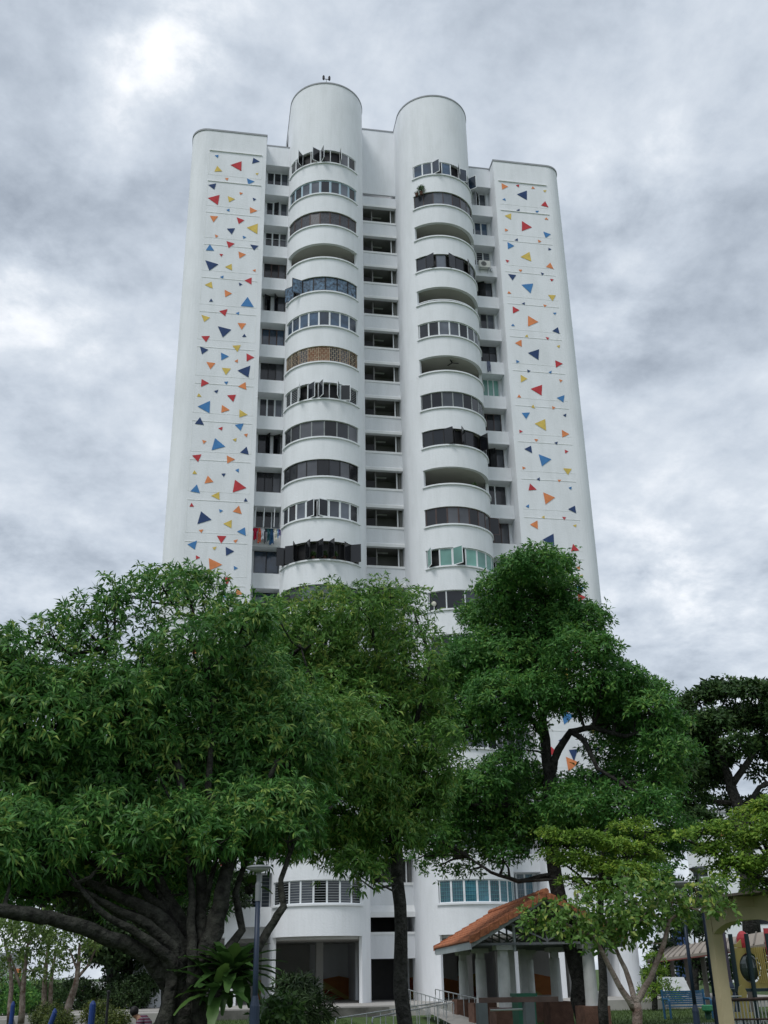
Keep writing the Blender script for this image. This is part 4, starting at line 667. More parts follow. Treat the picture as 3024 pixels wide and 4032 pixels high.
# old leaning mango: heavy limbs sweeping left
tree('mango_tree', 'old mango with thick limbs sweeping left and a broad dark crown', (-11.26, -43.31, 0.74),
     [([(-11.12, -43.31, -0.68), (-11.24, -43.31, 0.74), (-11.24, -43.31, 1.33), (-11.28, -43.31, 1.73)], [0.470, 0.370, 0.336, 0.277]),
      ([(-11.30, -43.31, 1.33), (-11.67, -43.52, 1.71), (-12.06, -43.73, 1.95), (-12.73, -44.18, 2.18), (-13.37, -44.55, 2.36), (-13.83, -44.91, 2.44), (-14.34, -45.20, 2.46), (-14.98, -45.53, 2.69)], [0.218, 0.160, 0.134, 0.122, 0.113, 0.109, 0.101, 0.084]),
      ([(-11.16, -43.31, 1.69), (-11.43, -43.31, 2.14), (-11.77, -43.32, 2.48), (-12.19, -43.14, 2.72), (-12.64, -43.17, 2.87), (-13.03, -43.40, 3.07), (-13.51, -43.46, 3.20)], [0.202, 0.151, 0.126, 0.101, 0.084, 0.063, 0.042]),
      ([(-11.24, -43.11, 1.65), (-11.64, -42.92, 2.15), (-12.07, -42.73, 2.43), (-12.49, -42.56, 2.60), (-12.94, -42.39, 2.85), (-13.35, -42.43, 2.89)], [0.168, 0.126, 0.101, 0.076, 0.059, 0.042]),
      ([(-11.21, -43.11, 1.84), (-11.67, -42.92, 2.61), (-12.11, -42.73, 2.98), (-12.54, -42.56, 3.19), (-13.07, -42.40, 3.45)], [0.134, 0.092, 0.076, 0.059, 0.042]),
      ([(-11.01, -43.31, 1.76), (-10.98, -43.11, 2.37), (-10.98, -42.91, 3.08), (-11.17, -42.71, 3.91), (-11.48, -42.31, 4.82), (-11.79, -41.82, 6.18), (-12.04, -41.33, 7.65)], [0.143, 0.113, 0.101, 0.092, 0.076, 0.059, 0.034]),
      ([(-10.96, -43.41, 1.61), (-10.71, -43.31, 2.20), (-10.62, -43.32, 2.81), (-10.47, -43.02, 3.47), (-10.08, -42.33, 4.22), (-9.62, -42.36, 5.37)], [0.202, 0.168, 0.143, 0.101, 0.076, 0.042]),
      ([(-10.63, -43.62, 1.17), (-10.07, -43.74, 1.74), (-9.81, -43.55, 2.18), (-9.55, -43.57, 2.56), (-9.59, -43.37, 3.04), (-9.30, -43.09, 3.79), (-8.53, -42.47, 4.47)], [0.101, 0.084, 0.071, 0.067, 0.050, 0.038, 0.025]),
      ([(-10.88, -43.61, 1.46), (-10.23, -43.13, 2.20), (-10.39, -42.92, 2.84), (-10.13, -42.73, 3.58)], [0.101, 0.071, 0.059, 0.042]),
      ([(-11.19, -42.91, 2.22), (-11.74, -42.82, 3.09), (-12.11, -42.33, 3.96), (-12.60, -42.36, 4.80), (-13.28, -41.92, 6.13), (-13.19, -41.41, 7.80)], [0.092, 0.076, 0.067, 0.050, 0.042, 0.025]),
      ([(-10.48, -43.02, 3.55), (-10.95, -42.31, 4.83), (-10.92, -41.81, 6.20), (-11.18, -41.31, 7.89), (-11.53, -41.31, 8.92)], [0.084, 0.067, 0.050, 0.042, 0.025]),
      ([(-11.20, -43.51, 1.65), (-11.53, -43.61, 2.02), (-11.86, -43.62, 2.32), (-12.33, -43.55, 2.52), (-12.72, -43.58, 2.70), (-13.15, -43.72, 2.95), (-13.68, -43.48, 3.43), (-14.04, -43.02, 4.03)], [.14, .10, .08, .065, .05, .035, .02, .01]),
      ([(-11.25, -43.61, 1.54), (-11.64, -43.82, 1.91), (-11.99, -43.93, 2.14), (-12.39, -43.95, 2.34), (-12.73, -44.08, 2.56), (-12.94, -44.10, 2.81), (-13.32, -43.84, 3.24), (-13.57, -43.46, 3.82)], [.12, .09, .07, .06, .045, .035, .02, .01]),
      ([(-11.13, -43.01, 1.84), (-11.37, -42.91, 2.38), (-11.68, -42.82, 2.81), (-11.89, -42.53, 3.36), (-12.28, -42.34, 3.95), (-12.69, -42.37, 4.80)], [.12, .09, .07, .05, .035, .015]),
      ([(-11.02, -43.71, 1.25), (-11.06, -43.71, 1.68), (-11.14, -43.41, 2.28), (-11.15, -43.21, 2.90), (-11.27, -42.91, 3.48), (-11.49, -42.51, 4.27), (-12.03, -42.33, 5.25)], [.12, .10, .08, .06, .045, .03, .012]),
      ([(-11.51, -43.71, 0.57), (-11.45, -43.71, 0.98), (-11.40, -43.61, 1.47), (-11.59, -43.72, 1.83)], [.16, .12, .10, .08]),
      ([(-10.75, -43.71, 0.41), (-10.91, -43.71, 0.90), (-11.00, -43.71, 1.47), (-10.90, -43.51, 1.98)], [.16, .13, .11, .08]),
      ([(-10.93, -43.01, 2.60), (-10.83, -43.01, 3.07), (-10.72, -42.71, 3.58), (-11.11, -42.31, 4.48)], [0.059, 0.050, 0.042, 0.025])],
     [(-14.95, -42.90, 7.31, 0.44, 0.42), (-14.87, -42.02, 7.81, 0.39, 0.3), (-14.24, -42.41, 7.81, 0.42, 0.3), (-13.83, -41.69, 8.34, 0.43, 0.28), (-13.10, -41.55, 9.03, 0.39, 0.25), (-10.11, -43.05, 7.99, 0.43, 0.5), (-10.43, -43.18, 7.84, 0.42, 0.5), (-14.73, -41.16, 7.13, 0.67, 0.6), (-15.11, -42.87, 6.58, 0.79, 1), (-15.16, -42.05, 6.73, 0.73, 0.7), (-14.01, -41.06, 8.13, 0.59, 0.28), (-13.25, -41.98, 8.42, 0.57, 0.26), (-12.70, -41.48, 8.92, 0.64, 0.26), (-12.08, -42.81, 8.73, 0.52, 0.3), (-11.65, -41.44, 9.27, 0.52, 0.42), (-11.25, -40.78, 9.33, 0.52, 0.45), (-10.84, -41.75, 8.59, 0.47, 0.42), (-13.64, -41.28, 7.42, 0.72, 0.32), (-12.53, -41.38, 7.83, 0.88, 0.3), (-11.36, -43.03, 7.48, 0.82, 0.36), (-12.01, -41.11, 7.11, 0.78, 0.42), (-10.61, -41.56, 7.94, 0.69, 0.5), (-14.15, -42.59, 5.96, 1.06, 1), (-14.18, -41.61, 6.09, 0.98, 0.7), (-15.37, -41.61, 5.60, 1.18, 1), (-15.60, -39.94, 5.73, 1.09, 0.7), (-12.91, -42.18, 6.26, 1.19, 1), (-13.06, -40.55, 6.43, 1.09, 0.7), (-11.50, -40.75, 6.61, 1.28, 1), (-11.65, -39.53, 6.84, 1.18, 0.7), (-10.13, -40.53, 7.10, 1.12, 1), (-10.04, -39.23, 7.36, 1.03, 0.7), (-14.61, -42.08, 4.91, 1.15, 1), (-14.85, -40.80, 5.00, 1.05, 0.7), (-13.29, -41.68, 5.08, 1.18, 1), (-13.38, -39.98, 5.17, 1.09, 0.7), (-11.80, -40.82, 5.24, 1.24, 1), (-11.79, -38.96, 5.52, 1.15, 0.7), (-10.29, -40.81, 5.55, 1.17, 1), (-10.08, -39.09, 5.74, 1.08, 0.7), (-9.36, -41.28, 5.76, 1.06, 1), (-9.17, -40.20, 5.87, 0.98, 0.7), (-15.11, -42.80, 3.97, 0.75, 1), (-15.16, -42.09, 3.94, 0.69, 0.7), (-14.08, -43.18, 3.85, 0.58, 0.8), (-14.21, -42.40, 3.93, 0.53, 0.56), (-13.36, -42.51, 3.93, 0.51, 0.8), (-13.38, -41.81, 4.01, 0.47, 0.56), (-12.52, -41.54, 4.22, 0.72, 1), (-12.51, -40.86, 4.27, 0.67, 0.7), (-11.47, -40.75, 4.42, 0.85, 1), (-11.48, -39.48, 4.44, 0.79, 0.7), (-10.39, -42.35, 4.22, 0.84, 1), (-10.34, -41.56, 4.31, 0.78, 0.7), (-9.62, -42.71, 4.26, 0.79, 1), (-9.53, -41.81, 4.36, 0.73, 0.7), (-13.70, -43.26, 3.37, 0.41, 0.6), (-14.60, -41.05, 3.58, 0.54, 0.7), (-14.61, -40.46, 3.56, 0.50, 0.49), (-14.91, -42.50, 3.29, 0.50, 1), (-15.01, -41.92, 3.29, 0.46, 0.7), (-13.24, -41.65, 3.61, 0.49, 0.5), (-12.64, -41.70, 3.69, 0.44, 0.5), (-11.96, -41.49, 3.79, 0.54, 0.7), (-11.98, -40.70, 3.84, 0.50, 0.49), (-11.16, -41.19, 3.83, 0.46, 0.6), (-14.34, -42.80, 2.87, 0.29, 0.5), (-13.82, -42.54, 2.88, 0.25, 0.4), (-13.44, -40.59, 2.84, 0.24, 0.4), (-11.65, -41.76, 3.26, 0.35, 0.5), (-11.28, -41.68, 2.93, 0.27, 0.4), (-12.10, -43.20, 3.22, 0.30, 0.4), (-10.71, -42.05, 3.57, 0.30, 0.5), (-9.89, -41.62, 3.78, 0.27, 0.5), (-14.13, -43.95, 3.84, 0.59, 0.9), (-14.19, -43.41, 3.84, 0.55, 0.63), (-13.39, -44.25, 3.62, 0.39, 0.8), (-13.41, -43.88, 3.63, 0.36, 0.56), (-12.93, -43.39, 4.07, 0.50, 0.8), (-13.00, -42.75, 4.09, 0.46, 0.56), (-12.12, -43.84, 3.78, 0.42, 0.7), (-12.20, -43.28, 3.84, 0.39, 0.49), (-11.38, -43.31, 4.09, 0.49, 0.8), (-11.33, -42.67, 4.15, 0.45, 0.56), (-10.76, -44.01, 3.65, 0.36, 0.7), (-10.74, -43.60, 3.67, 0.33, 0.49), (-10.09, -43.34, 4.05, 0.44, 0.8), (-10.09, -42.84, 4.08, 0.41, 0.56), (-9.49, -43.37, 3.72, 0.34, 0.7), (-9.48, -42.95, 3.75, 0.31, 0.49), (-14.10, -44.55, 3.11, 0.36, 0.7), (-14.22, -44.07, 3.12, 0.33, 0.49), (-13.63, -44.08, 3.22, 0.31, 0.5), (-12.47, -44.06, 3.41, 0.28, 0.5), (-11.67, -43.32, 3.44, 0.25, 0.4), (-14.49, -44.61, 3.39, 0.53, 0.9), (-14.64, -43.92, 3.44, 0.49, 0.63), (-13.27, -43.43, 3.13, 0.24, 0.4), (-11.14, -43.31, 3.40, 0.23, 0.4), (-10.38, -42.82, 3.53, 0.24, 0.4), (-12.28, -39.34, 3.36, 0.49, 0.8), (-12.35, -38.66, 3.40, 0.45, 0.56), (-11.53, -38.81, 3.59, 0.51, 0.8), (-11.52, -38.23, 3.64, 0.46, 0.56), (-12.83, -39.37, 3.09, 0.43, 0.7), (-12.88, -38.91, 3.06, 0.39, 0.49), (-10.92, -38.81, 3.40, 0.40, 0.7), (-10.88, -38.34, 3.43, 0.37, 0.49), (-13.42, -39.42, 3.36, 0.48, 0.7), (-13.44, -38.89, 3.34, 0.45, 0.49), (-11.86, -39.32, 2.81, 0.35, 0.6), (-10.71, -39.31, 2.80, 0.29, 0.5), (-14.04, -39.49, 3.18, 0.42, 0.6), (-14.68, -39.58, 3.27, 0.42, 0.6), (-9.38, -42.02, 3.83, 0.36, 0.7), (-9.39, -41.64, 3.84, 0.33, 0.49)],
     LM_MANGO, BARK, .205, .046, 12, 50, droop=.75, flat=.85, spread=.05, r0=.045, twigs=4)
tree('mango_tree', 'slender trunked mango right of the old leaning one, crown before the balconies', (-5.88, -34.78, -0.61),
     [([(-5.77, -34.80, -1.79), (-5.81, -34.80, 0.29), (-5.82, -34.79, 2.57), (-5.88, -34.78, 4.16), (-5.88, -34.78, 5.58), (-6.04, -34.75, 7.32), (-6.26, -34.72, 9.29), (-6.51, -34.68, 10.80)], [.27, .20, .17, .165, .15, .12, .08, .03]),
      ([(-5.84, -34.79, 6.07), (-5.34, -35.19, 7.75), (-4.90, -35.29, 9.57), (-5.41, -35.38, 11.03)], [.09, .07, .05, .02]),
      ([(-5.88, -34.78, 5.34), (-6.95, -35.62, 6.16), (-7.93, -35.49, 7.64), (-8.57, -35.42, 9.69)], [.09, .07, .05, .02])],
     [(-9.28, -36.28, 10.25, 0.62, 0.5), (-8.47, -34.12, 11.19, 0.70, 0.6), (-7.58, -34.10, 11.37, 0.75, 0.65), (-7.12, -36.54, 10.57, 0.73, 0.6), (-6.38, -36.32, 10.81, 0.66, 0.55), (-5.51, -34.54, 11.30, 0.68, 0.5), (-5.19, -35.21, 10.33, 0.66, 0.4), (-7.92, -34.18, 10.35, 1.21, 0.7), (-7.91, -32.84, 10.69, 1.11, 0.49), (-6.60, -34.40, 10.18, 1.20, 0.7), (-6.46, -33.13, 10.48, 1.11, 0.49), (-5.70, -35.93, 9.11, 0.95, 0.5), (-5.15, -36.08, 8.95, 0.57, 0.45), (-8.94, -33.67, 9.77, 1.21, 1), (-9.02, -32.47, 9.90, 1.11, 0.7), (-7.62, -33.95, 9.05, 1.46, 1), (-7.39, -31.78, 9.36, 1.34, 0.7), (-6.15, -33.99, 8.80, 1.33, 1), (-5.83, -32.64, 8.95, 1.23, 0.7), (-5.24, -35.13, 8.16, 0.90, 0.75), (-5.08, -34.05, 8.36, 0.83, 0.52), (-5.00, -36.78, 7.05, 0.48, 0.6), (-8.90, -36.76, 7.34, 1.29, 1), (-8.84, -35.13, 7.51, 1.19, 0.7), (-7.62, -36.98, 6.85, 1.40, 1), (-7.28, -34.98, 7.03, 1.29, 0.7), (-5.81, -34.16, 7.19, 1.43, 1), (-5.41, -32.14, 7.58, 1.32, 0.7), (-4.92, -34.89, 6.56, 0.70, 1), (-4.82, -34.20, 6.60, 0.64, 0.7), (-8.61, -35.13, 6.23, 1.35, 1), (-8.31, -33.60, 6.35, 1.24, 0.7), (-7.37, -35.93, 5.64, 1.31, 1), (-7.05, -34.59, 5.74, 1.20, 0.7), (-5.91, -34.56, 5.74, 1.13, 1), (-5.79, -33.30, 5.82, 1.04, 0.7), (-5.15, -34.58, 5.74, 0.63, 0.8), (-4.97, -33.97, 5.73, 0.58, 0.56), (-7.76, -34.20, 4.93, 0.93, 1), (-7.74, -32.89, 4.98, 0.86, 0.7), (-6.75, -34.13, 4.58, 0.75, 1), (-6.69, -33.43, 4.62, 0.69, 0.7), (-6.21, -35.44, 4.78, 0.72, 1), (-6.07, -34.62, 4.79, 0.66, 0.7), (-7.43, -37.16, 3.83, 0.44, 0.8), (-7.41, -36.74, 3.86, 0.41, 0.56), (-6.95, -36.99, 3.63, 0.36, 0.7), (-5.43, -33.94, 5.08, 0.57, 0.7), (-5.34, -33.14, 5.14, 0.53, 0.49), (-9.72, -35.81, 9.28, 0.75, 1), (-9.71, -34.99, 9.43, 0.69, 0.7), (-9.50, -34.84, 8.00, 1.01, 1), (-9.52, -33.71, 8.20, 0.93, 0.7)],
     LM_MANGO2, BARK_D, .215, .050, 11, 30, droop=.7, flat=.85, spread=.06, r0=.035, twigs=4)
tree('broadleaf_tree', 'tall dark green tree with tiered dome crown right of the balconies', (0.41, -28.14, 0.58),
     [([(1.22, -28.42, 0.04), (0.98, -28.34, 1.65), (0.59, -28.20, 4.18), (0.54, -28.19, 6.26), (0.66, -28.23, 7.48), (0.64, -28.22, 8.75), (0.57, -28.20, 10.39), (0.66, -28.23, 12.42), (0.78, -28.27, 14.54)], [.34, .29, .24, .21, .20, .17, .13, .09, .04]),
      ([(0.69, -28.24, 7.48), (0.95, -28.54, 8.37), (1.34, -28.89, 8.95), (1.98, -29.34, 8.99), (2.87, -29.91, 8.60), (3.79, -30.53, 8.80)], [.15, .13, .11, .09, .07, .04]),
      ([(1.34, -28.89, 8.95), (1.61, -29.41, 8.53), (1.85, -29.72, 7.55), (2.51, -29.98, 7.06)], [.10, .09, .07, .05]),
      ([(0.62, -28.22, 8.91), (0.06, -28.24, 9.62), (-0.96, -28.25, 9.36), (-1.98, -28.28, 9.01)], [.13, .09, .06, .03]),
      ([(0.48, -28.17, 4.33), (-0.69, -28.33, 4.11), (-1.67, -28.57, 4.38), (-2.37, -28.38, 4.90)], [.09, .07, .05, .03]),
      ([(0.61, -28.21, 5.95), (-0.53, -28.37, 6.53), (-1.85, -28.52, 6.50)], [.12, .08, .04]),
      ([(0.61, -28.21, 10.05), (1.75, -28.61, 10.98), (2.68, -28.97, 11.25)], [.1, .07, .04])],
     [(-0.41, -29.91, 14.51, 0.65, 1), (-0.13, -29.15, 14.76, 0.60, 0.7), (0.16, -30.27, 14.58, 0.73, 1), (0.37, -29.56, 14.77, 0.67, 0.7), (1.66, -27.97, 15.39, 0.73, 1), (1.99, -27.21, 15.61, 0.67, 0.7), (1.60, -29.37, 14.01, 0.57, 1), (-0.89, -28.77, 14.11, 0.75, 1), (-0.60, -27.92, 14.37, 0.69, 0.7), (0.34, -27.87, 14.30, 0.95, 1), (0.62, -26.79, 14.60, 0.87, 0.7), (1.30, -28.19, 14.14, 0.77, 1), (1.52, -27.50, 14.33, 0.71, 0.7), (-1.16, -26.69, 13.73, 0.66, 1), (-0.93, -25.75, 13.93, 0.61, 0.7), (-0.52, -27.22, 13.31, 1.03, 1), (-0.22, -26.17, 13.63, 0.95, 0.7), (0.72, -27.52, 13.17, 1.20, 1), (1.32, -26.08, 13.47, 1.11, 0.7), (1.66, -28.44, 13.09, 1.01, 1), (2.14, -27.17, 13.49, 0.93, 0.7), (2.32, -29.01, 12.93, 0.75, 1), (2.49, -28.35, 13.05, 0.69, 0.7), (1.91, -31.07, 11.29, 0.59, 1), (2.05, -30.52, 11.36, 0.54, 0.7), (1.22, -30.25, 11.34, 0.95, 1), (1.61, -29.47, 11.56, 0.87, 0.7), (0.83, -27.44, 11.96, 1.27, 1), (1.46, -25.89, 12.20, 1.17, 0.7), (-0.74, -28.00, 11.75, 1.16, 1), (-0.44, -26.41, 12.05, 1.07, 0.7), (-1.92, -27.94, 11.73, 0.99, 1), (-1.70, -26.63, 11.98, 0.91, 0.7), (-2.38, -26.17, 11.51, 0.77, 1), (-2.26, -25.45, 11.63, 0.71, 0.7), (3.34, -28.43, 11.41, 0.50, 0.9), (2.95, -30.69, 10.47, 0.53, 1), (1.99, -30.54, 10.16, 0.70, 1), (2.27, -29.87, 10.25, 0.64, 0.7), (3.55, -30.32, 10.10, 0.60, 1), (3.80, -29.70, 10.22, 0.55, 0.7), (2.83, -29.91, 9.70, 0.71, 1), (3.08, -29.28, 9.74, 0.65, 0.7), (4.14, -30.51, 8.97, 0.59, 1), (4.42, -29.77, 9.07, 0.54, 0.7), (2.14, -28.25, 10.08, 0.69, 1), (2.45, -27.41, 10.23, 0.63, 0.7), (4.34, -29.64, 10.13, 0.55, 1), (5.23, -28.99, 8.35, 0.58, 1), (5.42, -28.44, 8.39, 0.53, 0.7), (-1.76, -26.39, 10.77, 1.11, 1), (-1.46, -25.09, 10.96, 1.02, 0.7), (-1.23, -29.41, 10.05, 1.10, 1), (-1.00, -28.26, 10.22, 1.01, 0.7), (0.11, -29.31, 10.10, 1.03, 1), (0.48, -28.31, 10.19, 0.95, 0.7), (1.11, -29.74, 10.02, 0.79, 0.7), (1.44, -28.75, 10.16, 0.72, 0.49), (-2.60, -27.48, 9.33, 0.81, 1), (-2.46, -26.63, 9.51, 0.75, 0.7), (-1.76, -28.11, 9.21, 0.80, 0.8), (-1.60, -27.21, 9.36, 0.74, 0.56), (-0.85, -28.99, 9.20, 0.79, 0.7), (-0.62, -27.93, 9.30, 0.73, 0.49), (0.07, -28.64, 9.13, 0.45, 0.5), (-3.19, -27.29, 10.18, 0.66, 1), (-2.97, -26.55, 10.27, 0.61, 0.7), (2.49, -29.20, 10.19, 0.72, 0.8), (2.84, -28.41, 10.28, 0.67, 0.56), (2.98, -30.05, 9.99, 0.76, 1), (3.46, -29.15, 10.16, 0.70, 0.7), (3.36, -30.92, 9.32, 0.69, 1), (3.68, -30.28, 9.40, 0.63, 0.7), (4.10, -28.22, 8.97, 0.98, 1), (4.58, -26.91, 9.22, 0.90, 0.7), (3.67, -30.94, 7.95, 0.75, 1), (4.01, -30.25, 7.98, 0.69, 0.7), (3.33, -28.13, 9.47, 0.82, 0.8), (3.73, -27.36, 9.60, 0.76, 0.56), (3.94, -30.37, 7.01, 0.61, 1), (4.22, -29.61, 7.13, 0.56, 0.7), (3.49, -28.47, 7.63, 0.96, 1), (3.85, -27.50, 7.71, 0.88, 0.7), (2.48, -28.71, 8.36, 0.64, 0.6), (2.95, -31.66, 6.09, 0.65, 1), (3.23, -31.00, 6.13, 0.60, 0.7), (2.19, -30.50, 6.10, 0.89, 1), (2.71, -29.51, 6.18, 0.82, 0.7), (1.75, -28.97, 7.07, 0.78, 1), (1.97, -28.24, 7.10, 0.72, 0.7), (0.58, -30.29, 6.26, 0.89, 1), (1.10, -29.12, 6.42, 0.82, 0.7), (0.47, -26.93, 7.54, 0.90, 1), (0.84, -25.98, 7.58, 0.83, 0.7), (-1.11, -29.01, 7.71, 0.74, 0.8), (-0.82, -28.09, 7.78, 0.68, 0.56), (-2.07, -28.87, 7.05, 0.92, 1), (-1.64, -27.69, 7.13, 0.85, 0.7), (-2.75, -27.64, 6.62, 0.94, 1), (-2.54, -26.75, 6.69, 0.87, 0.7), (-1.53, -27.23, 6.22, 1.11, 1), (-1.14, -25.83, 6.37, 1.02, 0.7), (-0.40, -27.84, 6.15, 1.18, 1), (-0.08, -26.36, 6.17, 1.08, 0.7), (0.62, -28.12, 5.81, 0.94, 1), (1.02, -27.29, 5.89, 0.86, 0.7), (-3.41, -28.28, 5.49, 0.76, 1), (-3.18, -27.30, 5.53, 0.70, 0.7), (-2.10, -27.36, 5.29, 0.70, 0.6), (-1.11, -28.37, 5.04, 0.69, 0.7), (-0.96, -27.64, 5.11, 0.63, 0.49), (-2.98, -26.88, 4.74, 0.60, 0.4), (-2.04, -26.96, 4.59, 0.47, 0.35), (-3.71, -27.40, 4.99, 0.46, 0.35), (1.88, -28.22, 5.65, 0.86, 1), (2.16, -27.30, 5.71, 0.79, 0.7), (3.16, -28.18, 5.21, 0.94, 1), (3.49, -27.37, 5.26, 0.86, 0.7), (4.12, -29.01, 5.12, 0.77, 1), (4.43, -28.22, 5.16, 0.71, 0.7), (4.35, -30.07, 5.44, 0.60, 1), (4.66, -29.31, 5.45, 0.55, 0.7), (2.75, -31.14, 3.94, 0.71, 1), (2.98, -30.41, 3.99, 0.65, 0.7), (2.65, -28.36, 4.16, 0.61, 1), (2.90, -27.57, 4.20, 0.57, 0.7), (-0.50, -28.71, 8.32, 0.55, 0.5)],
     LM_BROAD, BARK_D, .18, .062, 9, 34, droop=.35, flat=.72, up=.5, spread=.09, r0=.05, twigs=4, sag=-.02)
tree('rain_tree', 'distant dark rain tree with flat spreading crown at the right edge', (19.09, -4.62, 3.74),
     [([(19.54, -4.86, 3.01), (19.81, -5.00, 7.17), (19.80, -4.99, 9.47), (19.51, -4.84, 11.33), (19.33, -4.74, 12.70), (19.06, -4.61, 14.37)], [.5, .42, .34, .28, .2, .1]),
      ([(19.54, -4.85, 11.07), (20.70, -5.48, 12.58), (21.59, -5.97, 14.13), (22.40, -6.45, 15.14)], [.22, .18, .13, .06]),
      ([(19.30, -4.73, 12.43), (18.04, -4.09, 12.80), (17.57, -3.86, 13.94)], [.16, .11, .05]),
      ([(19.76, -4.97, 9.21), (20.94, -5.61, 10.96), (22.11, -6.27, 11.39)], [.2, .14, .08])],
     [(18.20, -2.82, 16.17, 0.75, 1), (19.17, -2.89, 16.75, 0.81, 1), (19.94, -3.66, 17.11, 0.80, 1), (20.53, -4.86, 16.88, 0.85, 1), (20.37, -7.31, 16.21, 0.81, 1), (21.87, -6.72, 16.31, 0.93, 1), (17.23, -5.40, 14.44, 0.99, 1), (17.77, -4.33, 14.65, 0.91, 0.7), (18.56, -5.75, 14.66, 1.09, 1), (19.11, -4.35, 14.83, 1.01, 0.7), (21.50, -3.69, 15.46, 1.14, 1), (22.26, -2.19, 15.70, 1.05, 0.7), (21.90, -5.68, 15.03, 1.11, 1), (22.71, -4.50, 15.17, 1.02, 0.7), (22.33, -7.57, 14.88, 1.35, 1), (23.28, -5.92, 15.14, 1.24, 0.7), (17.10, -2.39, 10.07, 0.83, 1), (16.66, -6.18, 9.04, 0.68, 1), (19.45, -3.28, 8.90, 0.66, 1), (21.19, -4.82, 10.03, 0.70, 1), (21.87, -6.18, 9.84, 0.80, 1), (17.56, -3.72, 13.41, 1.11, 1), (18.03, -2.50, 13.55, 1.03, 0.7), (16.15, -5.75, 11.94, 0.96, 1), (16.67, -4.72, 12.05, 0.88, 0.7), (18.48, -3.94, 12.28, 1.00, 1), (19.22, -2.67, 12.49, 0.92, 0.7), (20.00, -3.45, 12.94, 0.84, 1), (18.97, -3.87, 13.40, 1.00, 0.8), (19.36, -3.01, 13.54, 0.92, 0.56), (19.13, -7.02, 13.06, 0.90, 0.7), (21.58, -5.74, 13.35, 0.98, 0.7), (22.23, -4.46, 13.47, 0.91, 0.49), (23.04, -5.69, 13.12, 1.10, 1), (23.66, -4.81, 13.19, 1.01, 0.7), (18.48, -1.93, 12.08, 0.97, 1), (19.19, -3.46, 11.56, 0.94, 0.8), (20.01, -3.75, 10.17, 0.71, 0.7), (17.29, -4.60, 10.29, 0.92, 1), (21.79, -4.33, 11.98, 0.66, 0.5), (23.12, -4.36, 11.18, 0.83, 0.6), (17.57, -1.86, 11.80, 0.85, 1)],
     LM_RAIN, BARK_D, .34, .15, 8, 15, droop=.2, flat=.6, up=.8, spread=.22, r0=.10, twigs=5, sag=-.05)
tree('terminalia_tree', 'yellow green layered tree standing before the tall domed tree', (0.28, -32.34, 0.31),
     [([(0.30, -32.34, -0.15), (0.40, -32.38, 1.62), (0.50, -32.42, 3.22), (0.66, -32.48, 4.36), (0.87, -32.56, 5.27)], [.14, .12, .09, .07, .03]),
      ([(0.55, -32.43, 3.47), (0.99, -33.04, 4.18), (1.57, -33.49, 4.65)], [.05, .04, .02]),
      ([(0.53, -32.43, 3.22), (-0.07, -32.42, 3.98), (-0.73, -32.40, 4.50)], [.05, .035, .02])],
     [(1.05, -33.20, 5.26, 0.35, 1), (1.74, -32.78, 5.41, 0.33, 1), (1.74, -33.38, 5.11, 0.35, 0.8), (-1.18, -33.08, 5.08, 0.35, 0.8), (-0.79, -33.35, 4.92, 0.40, 1), (-0.34, -33.43, 4.93, 0.45, 1), (0.23, -33.38, 4.85, 0.45, 1), (0.68, -33.64, 4.70, 0.48, 1), (0.91, -33.12, 4.71, 0.44, 0.7), (1.40, -33.37, 4.60, 0.48, 1), (1.61, -32.79, 4.62, 0.44, 0.7), (2.06, -32.92, 4.45, 0.41, 1), (-0.91, -32.55, 4.55, 0.41, 0.7), (-0.44, -33.18, 4.36, 0.53, 1), (-0.16, -32.47, 4.40, 0.49, 0.7), (0.29, -33.04, 4.19, 0.56, 1), (0.54, -32.41, 4.22, 0.52, 0.7), (0.73, -34.00, 3.97, 0.54, 1), (0.97, -33.50, 4.00, 0.50, 0.7), (1.65, -33.39, 3.84, 0.42, 0.8), (-0.01, -33.30, 3.54, 0.45, 0.8), (0.59, -33.50, 3.40, 0.39, 0.8), (-0.62, -33.14, 3.74, 0.37, 0.7), (1.95, -33.65, 4.82, 0.27, 0.8)],
     LM_LIGHT, BARK_D, .11, .050, 8, 40, droop=.1, flat=.38, up=1.2, spread=.10, r0=.03, twigs=5, el=(-5, 35), sag=-.03)
